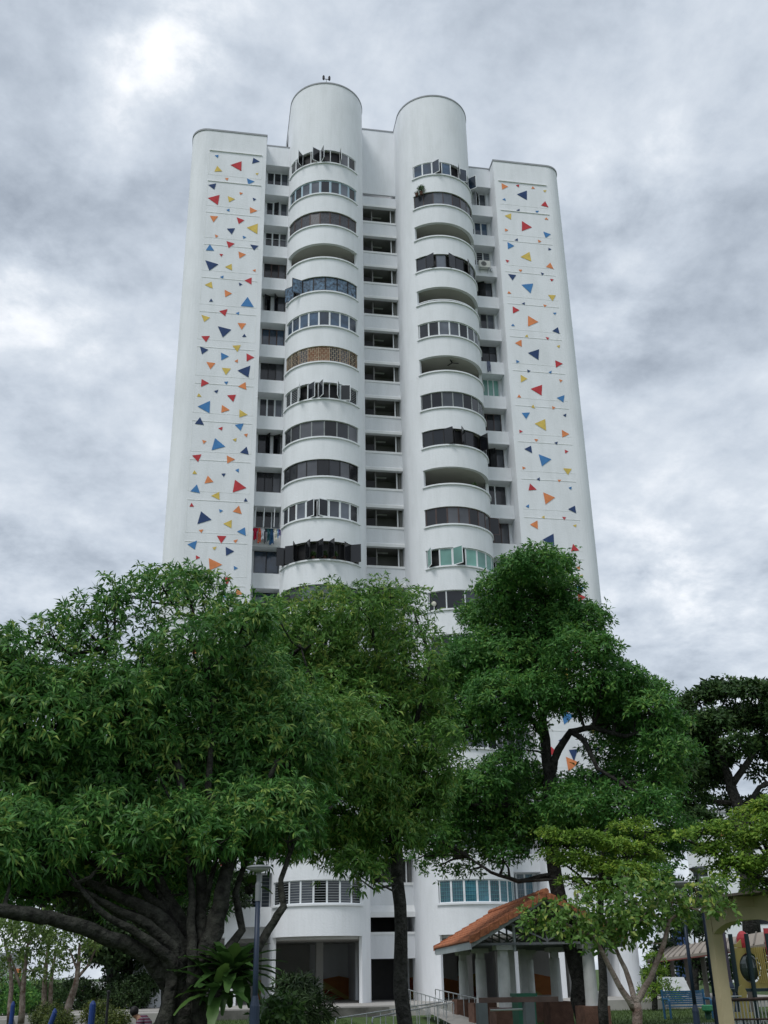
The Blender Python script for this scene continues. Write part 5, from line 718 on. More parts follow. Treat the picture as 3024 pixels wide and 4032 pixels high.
tree('terminalia_tree', 'yellow green layered tree at the right edge above the cream shelter', (1.83, -39.61, 0.29),
     [([(1.86, -39.62, -0.14), (2.05, -39.73, 1.80), (2.17, -39.80, 3.27), (1.93, -39.66, 4.10)], [.16, .13, .1, .05]),
      ([(2.14, -39.78, 3.07), (1.16, -39.82, 3.47), (0.28, -39.93, 3.97), (-0.16, -39.73, 4.19)], [.08, .06, .04, .02]),
      ([(2.17, -39.80, 3.27), (1.69, -39.53, 4.32)], [.06, .02])],
     [(-0.13, -39.92, 4.22, 0.25, 0.6), (0.08, -40.33, 4.23, 0.31, 0.8), (0.57, -40.39, 4.32, 0.36, 0.9), (0.43, -40.19, 3.89, 0.38, 1), (0.59, -39.77, 3.93, 0.35, 0.7), (1.19, -39.95, 4.07, 0.43, 1), (1.44, -39.53, 4.11, 0.39, 0.7), (1.62, -40.28, 4.24, 0.44, 1), (1.81, -39.81, 4.22, 0.41, 0.7), (1.89, -40.86, 4.37, 0.62, 1), (2.19, -40.34, 4.42, 0.57, 0.7), (1.62, -39.78, 4.71, 0.37, 1), (1.73, -40.48, 4.82, 0.36, 1), (0.75, -40.45, 3.57, 0.37, 0.8), (0.93, -40.15, 3.58, 0.34, 0.56), (1.81, -39.51, 3.60, 0.43, 1), (2.09, -39.08, 3.62, 0.40, 0.7), (1.73, -40.70, 3.59, 0.51, 1), (2.03, -40.24, 3.58, 0.47, 0.7), (0.54, -39.85, 3.52, 0.25, 0.6), (0.42, -40.35, 3.24, 0.29, 0.6), (1.56, -39.62, 3.19, 0.32, 0.7), (2.28, -39.36, 3.20, 0.37, 0.7)],
     LM_LIGHT, BARK_D, .11, .052, 8, 55, droop=.1, flat=.42, up=1.2, spread=.10, r0=.03, twigs=5, el=(-5, 35), sag=-.03)
tree('guava_tree', 'small tree with peeling forked pale trunk in front of the pavilion', (-6.09, -50.77, 0.68),
     [([(-6.11, -50.77, 0.35), (-6.07, -50.78, 0.82), (-6.08, -50.78, 1.12)], [.07, .06, .055]),
      ([(-6.10, -50.77, 1.05), (-6.28, -50.81, 1.32), (-6.43, -50.86, 1.61), (-6.57, -50.91, 1.88)], [.042, .033, .027, .015]),
      ([(-6.08, -50.78, 1.12), (-6.09, -50.67, 1.39), (-6.18, -50.63, 1.64), (-6.27, -50.60, 2.00)], [.033, .028, .024, .015]),
      ([(-6.08, -50.78, 1.11), (-5.90, -50.85, 1.36), (-5.72, -50.93, 1.75), (-5.58, -50.88, 2.00), (-5.37, -50.98, 2.12)], [.04, .033, .028, .02, .012]),
      ([(-5.65, -50.96, 1.92), (-5.84, -50.98, 2.05), (-6.02, -50.91, 2.18), (-6.21, -50.83, 2.24)], [.022, .018, .014, .01]),
      ([(-6.49, -50.83, 1.79), (-6.86, -50.81, 1.97), (-7.21, -50.70, 2.03)], [.02, .015, .008])],
     [(-7.23, -50.41, 2.04, 0.12, 0.7), (-7.21, -50.85, 1.94, 0.15, 1), (-7.02, -50.89, 1.99, 0.16, 1), (-6.84, -50.91, 1.94, 0.18, 1), (-6.88, -50.84, 2.14, 0.14, 0.7), (-6.71, -50.99, 1.83, 0.18, 1), (-6.74, -50.97, 2.06, 0.16, 0.8), (-6.36, -50.66, 1.92, 0.20, 1), (-6.28, -50.39, 1.90, 0.18, 0.7), (-6.43, -50.77, 2.14, 0.17, 0.8), (-6.12, -50.64, 1.86, 0.20, 1), (-6.00, -50.38, 1.87, 0.18, 0.7), (-6.23, -50.97, 2.10, 0.19, 1), (-6.12, -50.76, 2.11, 0.18, 0.7), (-6.05, -51.05, 1.97, 0.20, 1), (-5.96, -50.78, 1.97, 0.19, 0.7), (-6.03, -51.03, 2.28, 0.18, 1), (-5.74, -50.89, 2.05, 0.20, 1), (-5.65, -50.62, 2.04, 0.18, 0.7), (-5.70, -50.87, 2.28, 0.18, 1), (-5.51, -50.87, 2.03, 0.17, 1), (-5.62, -51.04, 2.18, 0.14, 0.8), (-5.28, -50.91, 2.12, 0.16, 0.9), (-5.26, -51.36, 2.15, 0.17, 0.8), (-5.12, -51.39, 2.07, 0.14, 0.7), (-5.44, -51.37, 2.27, 0.15, 0.8), (-5.08, -51.12, 2.34, 0.14, 0.8), (-6.21, -50.85, 2.34, 0.14, 0.7), (-6.67, -50.84, 2.29, 0.12, 0.5), (-7.21, -50.73, 2.18, 0.10, 0.5), (-5.91, -50.79, 1.78, 0.13, 0.6), (-6.34, -50.71, 1.71, 0.12, 0.6), (-6.04, -50.75, 2.50, 0.10, 0.5)],
     LM_GUAVA, BARK_L, .088, .040, 7, 78, droop=.45, flat=.7, up=.4, spread=.035, r0=.010, twigs=4)
for i, (args) in enumerate([
   ('slim young tree with pale leaning stem behind the steps', (-15.74, -17.54, 0.07), [([(-15.77, -17.55, -0.01), (-15.50, -17.52, 1.02), (-15.42, -17.51, 1.68), (-15.45, -17.52, 2.67)], [.16, .12, .09, .05]), ([(-15.45, -17.52, 1.43), (-15.06, -17.48, 1.92), (-14.82, -17.46, 2.50)], [.07, .05, .03]), ([(-15.42, -17.51, 1.68), (-15.82, -17.55, 2.51)], [.05, .03])],
     [(-15.59, -17.67, 3.01, 0.40, 1), (-15.13, -17.50, 2.59, 0.36, 1), (-14.85, -17.88, 2.82, 0.33, 1), (-16.02, -17.32, 2.52, 0.36, 1), (-16.15, -18.16, 2.17, 0.32, 0.7), (-15.24, -17.54, 2.00, 0.29, 0.6), (-15.49, -17.21, 3.36, 0.26, 0.7)]),
   ('young tree with thin upright stems at the far left edge', (-17.14, -19.73, 0.17), [([(-17.04, -19.71, -0.01), (-17.12, -19.72, 1.39), (-17.10, -19.72, 2.64)], [.12, .09, .04]), ([(-17.12, -19.72, 1.08), (-17.71, -19.81, 2.33)], [.07, .03]), ([(-17.43, -19.77, -0.00), (-17.56, -19.79, 1.71), (-17.93, -19.84, 2.81)], [.1, .07, .04])],
     [(-18.01, -19.57, 3.14, 0.59, 1), (-17.25, -20.39, 3.25, 0.58, 1), (-17.49, -20.20, 2.32, 0.57, 0.8), (-17.00, -19.15, 2.49, 0.52, 0.8), (-16.58, -19.42, 2.80, 0.49, 0.8), (-17.08, -19.11, 1.70, 0.45, 0.6), (-17.79, -19.22, 1.56, 0.44, 0.6), (-16.36, -19.71, 1.84, 0.41, 0.5), (-16.78, -19.04, 3.47, 0.49, 1)]),
   ('young tree with several grey stems left of the leaning one', (-16.62, -16.63, 0.05), [([(-16.66, -16.64, -0.02), (-16.72, -16.65, 1.37), (-16.75, -16.65, 2.88)], [.13, .09, .04]), ([(-16.39, -16.61, -0.03), (-16.50, -16.62, 1.70), (-16.38, -16.61, 2.71)], [.10, .07, .03])],
     [(-16.91, -16.39, 3.24, 0.52, 1), (-16.39, -16.81, 3.04, 0.48, 1), (-16.59, -16.79, 2.37, 0.44, 0.7), (-16.89, -17.18, 1.54, 0.36, 0.5), (-16.10, -16.70, 1.86, 0.33, 0.5)])]):
    lab, loc, tr, pf = args
    tree('young_tree', lab, loc, tr, pf, LM_YOUNG, BARK_L, .16, .07, 8, 22, droop=.3, flat=.8, spread=.08, r0=.02, twigs=4, group='young trees at the left', n=8)
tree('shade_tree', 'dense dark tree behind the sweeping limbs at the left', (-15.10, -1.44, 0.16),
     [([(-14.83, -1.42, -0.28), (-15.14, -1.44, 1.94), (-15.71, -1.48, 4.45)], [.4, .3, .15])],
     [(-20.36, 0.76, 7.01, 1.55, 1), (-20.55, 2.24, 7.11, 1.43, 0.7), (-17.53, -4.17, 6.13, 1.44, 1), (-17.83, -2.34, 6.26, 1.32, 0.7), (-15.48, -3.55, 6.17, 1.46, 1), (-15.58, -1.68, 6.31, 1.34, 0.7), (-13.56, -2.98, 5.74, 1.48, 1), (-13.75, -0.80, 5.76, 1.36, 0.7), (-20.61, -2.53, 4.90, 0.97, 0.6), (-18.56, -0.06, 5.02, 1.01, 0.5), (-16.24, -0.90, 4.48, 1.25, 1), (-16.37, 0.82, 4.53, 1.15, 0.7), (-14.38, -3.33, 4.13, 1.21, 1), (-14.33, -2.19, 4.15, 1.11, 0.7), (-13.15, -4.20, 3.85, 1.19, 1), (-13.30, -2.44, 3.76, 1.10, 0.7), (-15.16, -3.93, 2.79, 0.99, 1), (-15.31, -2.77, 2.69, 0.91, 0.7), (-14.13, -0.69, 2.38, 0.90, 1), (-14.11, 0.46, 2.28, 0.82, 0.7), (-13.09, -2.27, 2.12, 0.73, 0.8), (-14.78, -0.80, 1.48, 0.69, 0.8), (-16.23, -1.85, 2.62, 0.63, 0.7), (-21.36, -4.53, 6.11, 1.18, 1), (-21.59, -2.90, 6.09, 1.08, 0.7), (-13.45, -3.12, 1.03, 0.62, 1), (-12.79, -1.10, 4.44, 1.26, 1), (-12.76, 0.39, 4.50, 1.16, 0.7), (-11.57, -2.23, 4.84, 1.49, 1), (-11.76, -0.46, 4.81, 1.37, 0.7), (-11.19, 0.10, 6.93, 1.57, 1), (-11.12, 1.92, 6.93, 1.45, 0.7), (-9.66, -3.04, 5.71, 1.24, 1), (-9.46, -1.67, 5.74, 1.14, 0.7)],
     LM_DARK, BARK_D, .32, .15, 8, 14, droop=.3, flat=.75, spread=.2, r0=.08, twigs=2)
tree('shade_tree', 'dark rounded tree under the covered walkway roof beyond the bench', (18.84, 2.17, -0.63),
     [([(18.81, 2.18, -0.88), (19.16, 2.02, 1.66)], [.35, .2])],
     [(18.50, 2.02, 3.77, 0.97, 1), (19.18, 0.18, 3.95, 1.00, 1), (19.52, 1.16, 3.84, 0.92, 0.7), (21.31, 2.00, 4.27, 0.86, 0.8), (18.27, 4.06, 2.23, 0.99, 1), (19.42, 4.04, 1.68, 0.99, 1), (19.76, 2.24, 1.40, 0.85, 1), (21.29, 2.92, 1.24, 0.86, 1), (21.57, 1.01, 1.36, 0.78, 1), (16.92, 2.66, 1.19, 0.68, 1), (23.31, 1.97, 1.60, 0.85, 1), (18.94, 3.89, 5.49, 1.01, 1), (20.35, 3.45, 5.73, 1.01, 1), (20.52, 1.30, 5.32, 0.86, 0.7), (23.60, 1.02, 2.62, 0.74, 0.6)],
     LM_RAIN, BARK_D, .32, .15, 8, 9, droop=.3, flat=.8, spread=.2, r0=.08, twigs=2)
tree('conifer_shrub', 'feathery green conifer beside the white wing column', (11.30, -9.81, -0.40),
     [([(11.27, -9.80, -0.61), (11.51, -9.90, 2.09)], [.16, .05])],
     [(11.45, -9.97, 1.88, 0.46, 1), (11.67, -9.43, 1.24, 0.60, 1), (11.63, -9.49, 0.62, 0.69, 1), (11.79, -10.24, 0.21, 0.59, 0.8), (11.12, -9.27, 0.21, 0.50, 0.8)],
     LM_LIGHT, BARK_D, .2, .06, 8, 16, droop=.1, flat=.4, up=.8, spread=.12, r0=.03, twigs=2)


# ------------------------------------------------------------ ferns
def frond(mb, base, az, Lf, wf, lift, droop, wav=.12):
    n = 9; pts = []
    for i in range(n+1):
        t = i/n; r_ = Lf*t*math.cos(lift-droop*t*.6); z = Lf*(math.sin(lift)*t - droop*t*t*.55)
        pts.append(Vector(base)+Vector((math.cos(az)*r_, math.sin(az)*r_, z)))
    sd_ = Vector((-math.sin(az), math.cos(az), 0))
    i0 = len(mb.v)
    for i, p in enumerate(pts):
        t = i/n; w = wf*(.25+1.1*math.sin(math.pi*min(1, t*.92+.06)))*(1+wav*math.sin(i*2.4))
        up = Vector((0, 0, wav*.35*wf*math.sin(i*2.9)))
        mb.v += [tuple(p-sd_*w*.5+up+Vector((0, 0, .12*w))), tuple(p), tuple(p+sd_*w*.5-up+Vector((0, 0, .12*w)))]
    for i in range(n):
        for k in (0, 1): a = i0+i*3+k; mb.f.append((a, a+1, a+4, a+3)); mb.m.append(0)
def fern(label, c, n, Lf, wf):
    t = thing('birds_nest_fern', label, 'fern', c, 'ferns growing on the old tree')
    mb = MB()
    for i in range(n):
        lay = i/n; frond(mb, c, i*2.4+random.uniform(-.2, .2), Lf*random.uniform(.75, 1.1), wf*random.uniform(.8, 1.15), 1.25-1.45*lay, .55+.5*lay)
    mb.build('fronds', LM_FERN, t, smooth=True)
    MB().blob(c, (wf*.9, wf*.9, wf*1.0), 8, jit=.02).build('root_ball', BARK_D, t)
fern('large birds nest fern in the fork of the old leaning tree', (-10.42, -43.82, 1.49), 50, .9, .16)
fern('small birds nest fern high up behind the dark lamp post', (-10.08, -42.33, 2.97), 12, .50, .11)
fern('drooping light green fern on the trunk beneath the big fern', (-10.64, -44.12, 1.18), 16, .95, .18)

# ------------------------------------------------------------ lamps
def lamp(label, head, basez, r_head=.3, rp=.045, bh=.9):
    x, y, z = head; t = thing('street_lamp', label, 'street lamp', (x, y, basez), 'round headed park lamps')
    MB().tube([(x, y, basez+1.0), (x, y, z-.62)], [rp*1.1, rp], 12).build('pole', POSTBLUE, t, smooth=True)
    MB().lathe((x, y, basez), [(rp*1.9, 0), (rp*1.9, bh), (rp*1.15, bh+.15)], 14).build('base', POSTBLUE, t)
    MB().lathe((x, y, z-.62), [(rp*1.15, 0), (rp*1.15, .25), (rp*.8, .3), (rp*.9, .43)], 14).build('neck', LAMPGREY, t)
    q = r_head/.3
    h = MB().lathe((x, y, z-.2), [(.04, .001), (.06*q, .03), (r_head*.45, .065*q), (r_head*.97, .13*q), (r_head, .145*q), (r_head*.99, .17*q), (r_head*.7, .195*q), (.05, .205*q)], 28).build('lamp_head', LAMPGREY, t, smooth=True)
    MB().lathe((x, y, z-.2), [(.058*q, .024), (r_head*.46, .056*q), (r_head*.93, .118*q), (r_head*.9, .125*q), (.05, .06*q)], 24).build('diffuser', LAMPWHITE, h, smooth=True)
lamp('lamp post standing before the old tree on the left', (-10.08, -45.04, 3.20), -.47, .20, .042, 1.5)
lamp('white headed lamp among light green leaves, nearest the orange roofed pavilion', (1.80, -35.12, 3.61), -.47, .27)
lamp('higher placed lamp head above the other one at the right', (5.70, -28.12, 4.57), -.47, .29)
t = thing('lamp_column', 'purple grey slim column seen through the cream arch', 'column', (11.98, -16.71, 0.50))
x, y, z = (11.98, -16.71, 1.60)
MB().tube([(x, y, -.47), (x, y, 4.2)], [.09, .07], 10).build('pole', mat('purple_grey', (.05, .045, .065), .5), t); MB().lathe((x, y, -.47), [(.17, 0), (.17, 1.1), (.1, 1.3)], 12).build('base', POSTBLUE, t)

# ------------------------------------------------------------ handrails
def handrail(label, a, b, h, n, loop=False):
    a = Vector(a); b = Vector(b); t = thing('handrail', label, 'handrail', tuple(a-Vector((0, 0, h))), 'galvanised ramp handrails')
    mb = MB(); mb.tube([a-Vector((0, 0, .22)), a-Vector((0, 0, .05)), a+(b-a)*.008, b, b+(b-a).normalized()*.08-Vector((0, 0, .05)), b+(b-a).normalized()*.08-Vector((0, 0, .25))], .022, 8); mb.build('rail', GALV, t, smooth=True)
    for i in range(n+1):
        p = a.lerp(b, i/n); MB().tube([p-Vector((0, 0, h)), p-Vector((0, 0, .015))], .016, 6).build('post', GALV, t)
handrail('upper left handrail beside the concrete path', (-1.44, -12.22, 0.75), (-1.58, -20.35, 0.45), .8, 9)
handrail('handrail running from the deck towards the orange roofed pavilion', (-0.18, -12.47, 0.73), (-0.45, -21.65, 0.50), .8, 9)
handrail('long lower handrail, the one reaching farthest left over the lawn', (-6.99, -30.57, 0.30), (-1.25, -19.40, 0.40), .85, 9)
handrail('shorter lower handrail in front of the longest one', (-6.11, -31.70, 0.34), (-1.21, -20.44, 0.38), .85, 8)

# ------------------------------------------------------------ pavilion
pv = thing('pavilion', 'open park pavilion with terracotta tiled gable roof and pale columns', 'pavilion', (-.2, -23.3, -.47))
rd = Vector((.12, .993)).normalized(); pp = Vector((rd.y, -rd.x)); O = Vector((-2.6, -29.33)) + pp*2.4
def PV(u, v_, z): q = O + pp*u + rd*v_; return (q.x, q.y, z)      # u across (-2.4..2.4), v along the ridge 0..12.4
mb = MB(); nu, ncol = 9, 56
for s in (-1, 1):
    for c_ in range(ncol):
        prof = [0, .05, .07, .05]
        for j in range(nu):
            ua, ub = 2.45*(1-j/nu), 2.45*(1-(j+1)/nu); za = 2.30+1.32*(j/nu)+.045; zb = 2.30+1.32*((j+1)/nu)
            for q in range(4):
                va, vb = (c_+q/4)*12.4/ncol, (c_+(q+1)/4)*12.4/ncol; ha, hb = prof[q], prof[(q+1) % 4]
                mb.quad(PV(s*ua, va, za+ha), PV(s*ua, vb, za+hb), PV(s*ub, vb, zb+hb), PV(s*ub, va, zb+ha))
                mb.quad(PV(s*ua, va, za+ha-.06), PV(s*ua, vb, za+hb-.06), PV(s*ua, vb, za+hb), PV(s*ua, va, za+ha))
mb.build('roof', TILE, pv)
mb = MB()
for s in (-1, 1):
    for j in range(8):
        ua, ub = 2.46*(1-j/8), 2.46*(1-(j+.97)/8); za, zb = 2.40+1.30*j/8, 2.36+1.30*(j+1)/8
        for v0, v1 in ((-.12, .10), (12.3, 12.52)):
            a = [PV(s*ua, v0, za-.16), PV(s*ub, v0, zb-.16), PV(s*ub, v0, zb+.05), PV(s*ua, v0, za+.05)]; b = [PV(s*ua, v1, za-.16), PV(s*ub, v1, zb-.16), PV(s*ub, v1, zb+.05), PV(s*ua, v1, za+.05)]
            mb.poly(a); mb.poly(b); mb.quad(a[3], a[2], b[2], b[3]); mb.quad(a[0], a[1], b[1], b[0])
            mb.quad(a[0], a[3], b[3], b[0])
for i in range(30):
    v0 = -.12+i*12.64/30; mb.tube([PV(0, v0, 3.72+.012*(i % 2)), PV(0, v0+12.64/30*.98, 3.70+.012*(i % 2))], .10, 8)
mb.build('ridge_tiles', TILE, pv)
mb = MB()
for s in (-1, 1):
    for v0 in (.02, 12.3):
        a = [PV(s*2.42, v0, 2.12), PV(0, v0, 3.44), PV(0, v0, 3.62), PV(s*2.42, v0, 2.30)]; b = [PV(s*2.42, v0+.05, 2.12), PV(0, v0+.05, 3.44), PV(0, v0+.05, 3.62), PV(s*2.42, v0+.05, 2.30)]
        mb.poly(a); mb.poly(b); mb.quad(a[0], a[1], b[1], b[0])
    a = [PV(s*2.40, .08, 2.08), PV(s*2.40, 12.3, 2.08), PV(s*2.40, 12.3, 2.30), PV(s*2.40, .08, 2.30)]; b = [PV(s*2.34, .08, 2.08), PV(s*2.34, 12.3, 2.08), PV(s*2.34, 12.3, 2.30), PV(s*2.34, .08, 2.30)]
    mb.poly(a); mb.poly(b); mb.quad(a[0], a[1], b[1], b[0])
mb.build('fascia', FASC, pv)
mb = MB()
for i in range(7):
    v0 = .3+i*2
    for s in (-1, 1): mb.tube([PV(s*2.3, v0, 2.2), PV(0, v0, 3.45)], .045, 4)
    mb.tube([PV(-2.2, v0, 2.22), PV(2.2, v0, 2.22)], .05, 4); mb.tube([PV(0, v0, 2.25), PV(0, v0, 3.4)], .04, 4)
    for s in (-1, 1): mb.tube([PV(0, v0, 2.3), PV(s*1.1, v0, 2.8)], .035, 4)
mb.build('roof_truss', mat('grey_steel', (.16, .17, .18), .7), pv)
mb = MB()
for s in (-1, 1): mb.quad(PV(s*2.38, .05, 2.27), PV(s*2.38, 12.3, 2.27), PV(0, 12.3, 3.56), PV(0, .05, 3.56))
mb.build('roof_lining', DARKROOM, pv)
for u in (-1.35, 1.35):
    for v0 in (.75, 6.2, 11.6):
        x, y, _ = PV(u, v0, 0); cb = MB()
        cb.lathe((x, y, .42), [(.21, 0), (.20, .1), (.185, 1.42)], 16); cb.box(x-.26, x+.26, y-.26, y+.26, 2.05, 2.2); cb.box(x-.13, x+.13, y-.13, y+.13, 1.84, 2.05); cb.build('column', COLW, pv)
        MB().box(x-.42, x+.42, y-.42, y+.42, -.47, .42).build('brick_plinth', BRICK, pv)
x, y, _ = PV(-.55, 4.4, 0); MB().box(x-.12, x+.12, y-.12, y+.12, -.47, 2.2).build('post', COLW, pv)
x, y, _ = PV(.55, 8.4, 0); MB().box(x-.12, x+.12, y-.12, y+.12, -.47, 2.2).build('post', COLW, pv)
x, y, _ = PV(-1.0, .5, 0); MB().tube([(x, y, 2.0), (x, y, 2.75)], .05, 10).build('drain_pipe', FASC, pv)

bench_ = thing('timber_railing', 'dark brown timber rail on thick grey posts in front of the pavilion', 'railing', (-4.20, -38.24, 0.50))
a = Vector((-4.45, -37.14, 0.85)); b = Vector((-2.69, -37.65, 0.83))
mb = MB(); mb.obox((a.x, a.y), (b-a).xy.normalized(), (b-a).length, Vector((-(b-a).y, (b-a).x)).normalized(), .12, a.z-.06, a.z+.05); mb.build('top_rail', TIMBER, bench_)
for f_ in (0.03, .62):
    q = a.lerp(b, f_); MB().box(q.x-.11, q.x+.11, q.y-.13, q.y+.13, -.47, a.z-.062).build('post', mat('grey_post', (.07, .085, .09), .8), bench_)
q1 = a.lerp(b, .15); q2 = a.lerp(b, .6); MB().tube([(q1.x, q1.y+.1, a.z-.22), (q2.x, q2.y+.1, a.z-.21)], .022, 6).build('lower_rail', GALV, bench_)

x, y, z = (-2.31, -33.58, 0.48)
bn = thing('wheeled_bin', 'dark green lidded rubbish bin beside the pavilion column', 'bin', (x, y, -.47))
MB().prism([(x-.24, y-.26), (x+.24, y-.26), (x+.26, y+.28), (x-.26, y+.28)], -.40, .82).build('body', mat('bin_green', (.012, .075, .045), .5), bn)
MB().prism([(x-.28, y-.31), (x+.28, y-.31), (x+.29, y+.31), (x-.29, y+.31)], .822, .90).build('lid', MATS['bin_green'], bn)
for s in (-1, 1): MB().tube([(x+s*.2, y+.2, -.37), (x+s*.27, y+.2, -.37)], .1, 12).build('wheel', F_BLACK, bn)

# ------------------------------------------------------------ cream shelter at right
sh = thing('cream_shelter', 'cream arched shelter frame at the right edge', 'shelter', (2.72, -34.45, 0.15))
px, py, _ = (2.79, -34.48, 1.50)
qx, qy, _ = (3.08, -38.01, 1.47)
t_ = Vector((qx-px, qy-py)); SL = t_.length; t_.normalize(); nn_ = Vector((-t_.y, t_.x))
def SP(u, d, z): q = Vector((px, py)) + t_*u + nn_*d; return (q.x, q.y, z)
def arch(d0, zc):
    mb = MB(); n = 14
    for d in (d0, d0+.28):
        pass
    top = 3.1+zc
    for i in range(n):
        ua, ub = .16+(SL-.32)*i/n, .16+(SL-.32)*(i+1)/n
        f = lambda u: 2.18+zc+.38*(1-abs(2*(u/SL)-1)**3)
        P4 = [SP(ua, d0, f(ua)), SP(ub, d0, f(ub)), SP(ub, d0, top), SP(ua, d0, top)]; Q4 = [SP(ua, d0+.28, f(ua)), SP(ub, d0+.28, f(ub)), SP(ub, d0+.28, top), SP(ua, d0+.28, top)]
        mb.poly(P4); mb.poly(Q4); mb.quad(P4[0], P4[1], Q4[1], Q4[0]); mb.quad(P4[3], P4[2], Q4[2], Q4[3])
    return mb
arch(0, 0).build('arch_beam', CREAM, sh); arch(2.6, -.05).build('arch_beam', CREAM, sh)
for d0 in (0, 2.6):
    for u in (0, SL):
        mb = MB(); mb.obox(SP(u-.14, d0+.14, 0)[:2], t_, .28, nn_, .30, -.47, 3.1); mb.build('column', CREAM, sh)
mb = MB(); q = SP(-.75, 1.4, 0); mb.obox(q[:2], t_, SL+1.4, nn_, 4.2, 3.1, 3.16); mb.build('roof', mat('shelter_roof', (.10, .085, .07), .8), sh)
mb = MB()
for u in (.9, 2.2): q = SP(u, 1.3, 0); mb.obox(q[:2], t_, .1, nn_, 3.6, 2.86, 3.099)
mb.build('rafter', CREAM, sh)

# ------------------------------------------------------------ covered walkway
cw = thing('covered_walkway', 'long covered walkway with ribbed beige roof behind the shelter', 'walkway', (11.13, -16.30, 0.51))
A = Vector((16.54, 3.17, 1.85)); B = Vector((10.54, -23.86, 2.26)); U = Vector((18.94, 6.50, 2.54)); V2 = Vector((12.05, -21.26, 2.78))
ROOFB = mat('walkway_roof', (.30, .26, .22), .7, .08, 1)
mb = MB(); mb.quad(A, B, V2, U); dz = Vector((0, 0, -.12)); mb.quad(A+dz, B+dz, V2+dz, U+dz); mb.quad(A, B, B+dz, A+dz); mb.quad(A, U, U+dz, A+dz); mb.build('roof', ROOFB, cw)
mb = MB()
for i in range(1, 17):
    f_ = i/17; a = A.lerp(B, f_); b = U.lerp(V2, f_); mb.tube([a+Vector((0, 0, .03)), b+Vector((0, 0, .03))], .045, 4)
mb.build('seam', mat('walkway_seam', (.16, .14, .12), .7), cw)
mb = MB(); e = Vector((0, -.02, -.02)); mb.quad(A+e, B+e, B+e+Vector((0, 0, -.16)), A+e+Vector((0, 0, -.16))); mb.build('fascia', mat('red_fascia', (.20, .05, .04), .7), cw)
for i in range(7):
    f_ = .06+i*.15; a = A.lerp(B, f_).lerp(U.lerp(V2, f_), .45); MB().tube([(a.x, a.y, -.47), (a.x, a.y, a.z-.1)], .13, 8).build('post', mat('walkway_post', (.10, .09, .08), .8), cw)

# ------------------------------------------------------------ bench, stool, playground
x, y, _ = (8.97, -18.61, -0.27)
bb = thing('park_bench', 'blue slatted metal bench beside the lamp posts', 'bench', (x, y, -.47))
mb = MB()
for i in range(7): mb.box(x-.85, x+.85, y-.45+i*.075, y-.39+i*.075, -.03, 0.0)
mb.build('seat', BLUEB, bb); mb = MB()
for i in range(7): mb.box(x-.85, x+.85, y+.10+i*.012, y+.13+i*.012, .06+i*.075, .115+i*.075)
mb.build('backrest', BLUEB, bb)
for s in (-1, 1):
    MB().tube([(x+s*.9, y-.45, -.47), (x+s*.9, y-.45, .2), (x+s*.9, y-.38, .26), (x+s*.9, y+.12, .26)], .045, 8).build('armrest', BLUEB, bb)
    MB().tube([(x+s*.9, y+.15, -.47), (x+s*.9, y+.2, .62)], .05, 8).build('leg', BLUEB, bb)
x, y, _ = (9.30, -19.86, -0.20)
st = thing('play_stool', 'round green play stool right of the blue bench', 'stool', (x, y, -.47))
MB().lathe((x, y, -.47), [(.11, 0), (.10, .2), (.15, .3)], 14).build('foot', mat('dark_green', (.012, .05, .03), .6), st); MB().lathe((x, y, -.47), [(.16, .3), (.22, .34), (.22, .50), (.19, .53)], 18).build('seat', mat('stool_green', (.05, .25, .12), .5), st)

YEL = mat('play_yellow', (.36, .29, .09), .5, .08, 2); PRED = mat('play_red', (.45, .05, .06), .5, .08, 2); DKG = mat('play_dark', (.012, .03, .035), .5, .1, 2)
x, y, _ = (9.13, -24.24, 1.23)
pg = thing('play_structure', 'playground climbing frame with yellow bubble panel and red dome', 'playground', (x, y, -.47))
k_ = 44/4126
def PG(dx, dz): return (x+dx*k_*.98, y-dx*k_*.17, 1.43-dz*k_*1.1)     # offsets in photo pixels around the panel centre
mb = MB()
def sheet(mb, pts, th=.05):
    a = [PG(*p) for p in pts]; b = [(q[0], q[1]+th, q[2]) for q in a]; mb.poly(a); mb.poly(b)
    for i in range(len(a)): j = (i+1) % len(a); mb.quad(a[i], a[j], b[j], b[i])
cz = 3
ring = []
for i in range(24):
    a = 2*math.pi*i/24; a2 = 2*math.pi*(i+1)/24
    def sq(t): m_ = max(abs(math.cos(t)), abs(math.sin(t))); return (52*math.cos(t)/m_, cz+58*math.sin(t)/m_)
    p_ = [(38*math.cos(a), cz+44*math.sin(a)), (38*math.cos(a2), cz+44*math.sin(a2)), sq(a2), sq(a)]; sheet(mb, p_)
sheet(mb, [(-52, -56), (-20, -56), (-20, -80), (-36, -68), (-52, -64)])
mb.build('bubble_panel', YEL, pg)
q = PG(0, cz); MB().blob((q[0], q[1]+.1, q[2]), (.40, .18, .47), 10).build('bubble', mat('bubble_dark', (.03, .045, .04), .15, spec=.8), pg)
mb = MB()
for i in range(6): a = PG(22+i*7, 48); b = PG(18+i*7, -58); mb.tube([(a[0], a[1]-.08, a[2]), (b[0], b[1]-.08, b[2])], .02, 6)
mb.build('bars', YEL, pg)
for dx in (-62, -6, 66): a = PG(dx, 0); MB().tube([(a[0], a[1]-.15, -.47), (a[0], a[1]-.15, 2.55)], .085, 8).build('post', DKG, pg)
q = PG(0, -70); MB().blob((q[0], q[1]+.3, q[2]), (.24, .24, .42), 8).build('dome', PRED, pg)
q = PG(0, 62); MB().box(q[0]-.8, q[0]+1.0, q[1]-.1, q[1]+1.4, q[2]-.1, q[2]).build('deck', DKG, pg)
q = PG(80, -60); MB().box(q[0]-.15, q[0]+.6, q[1], q[1]+.08, q[2]-1.1, q[2]+.6).build('side_panel', PRED, pg)
x, y, _ = (7.65, -25.73, 0.24)
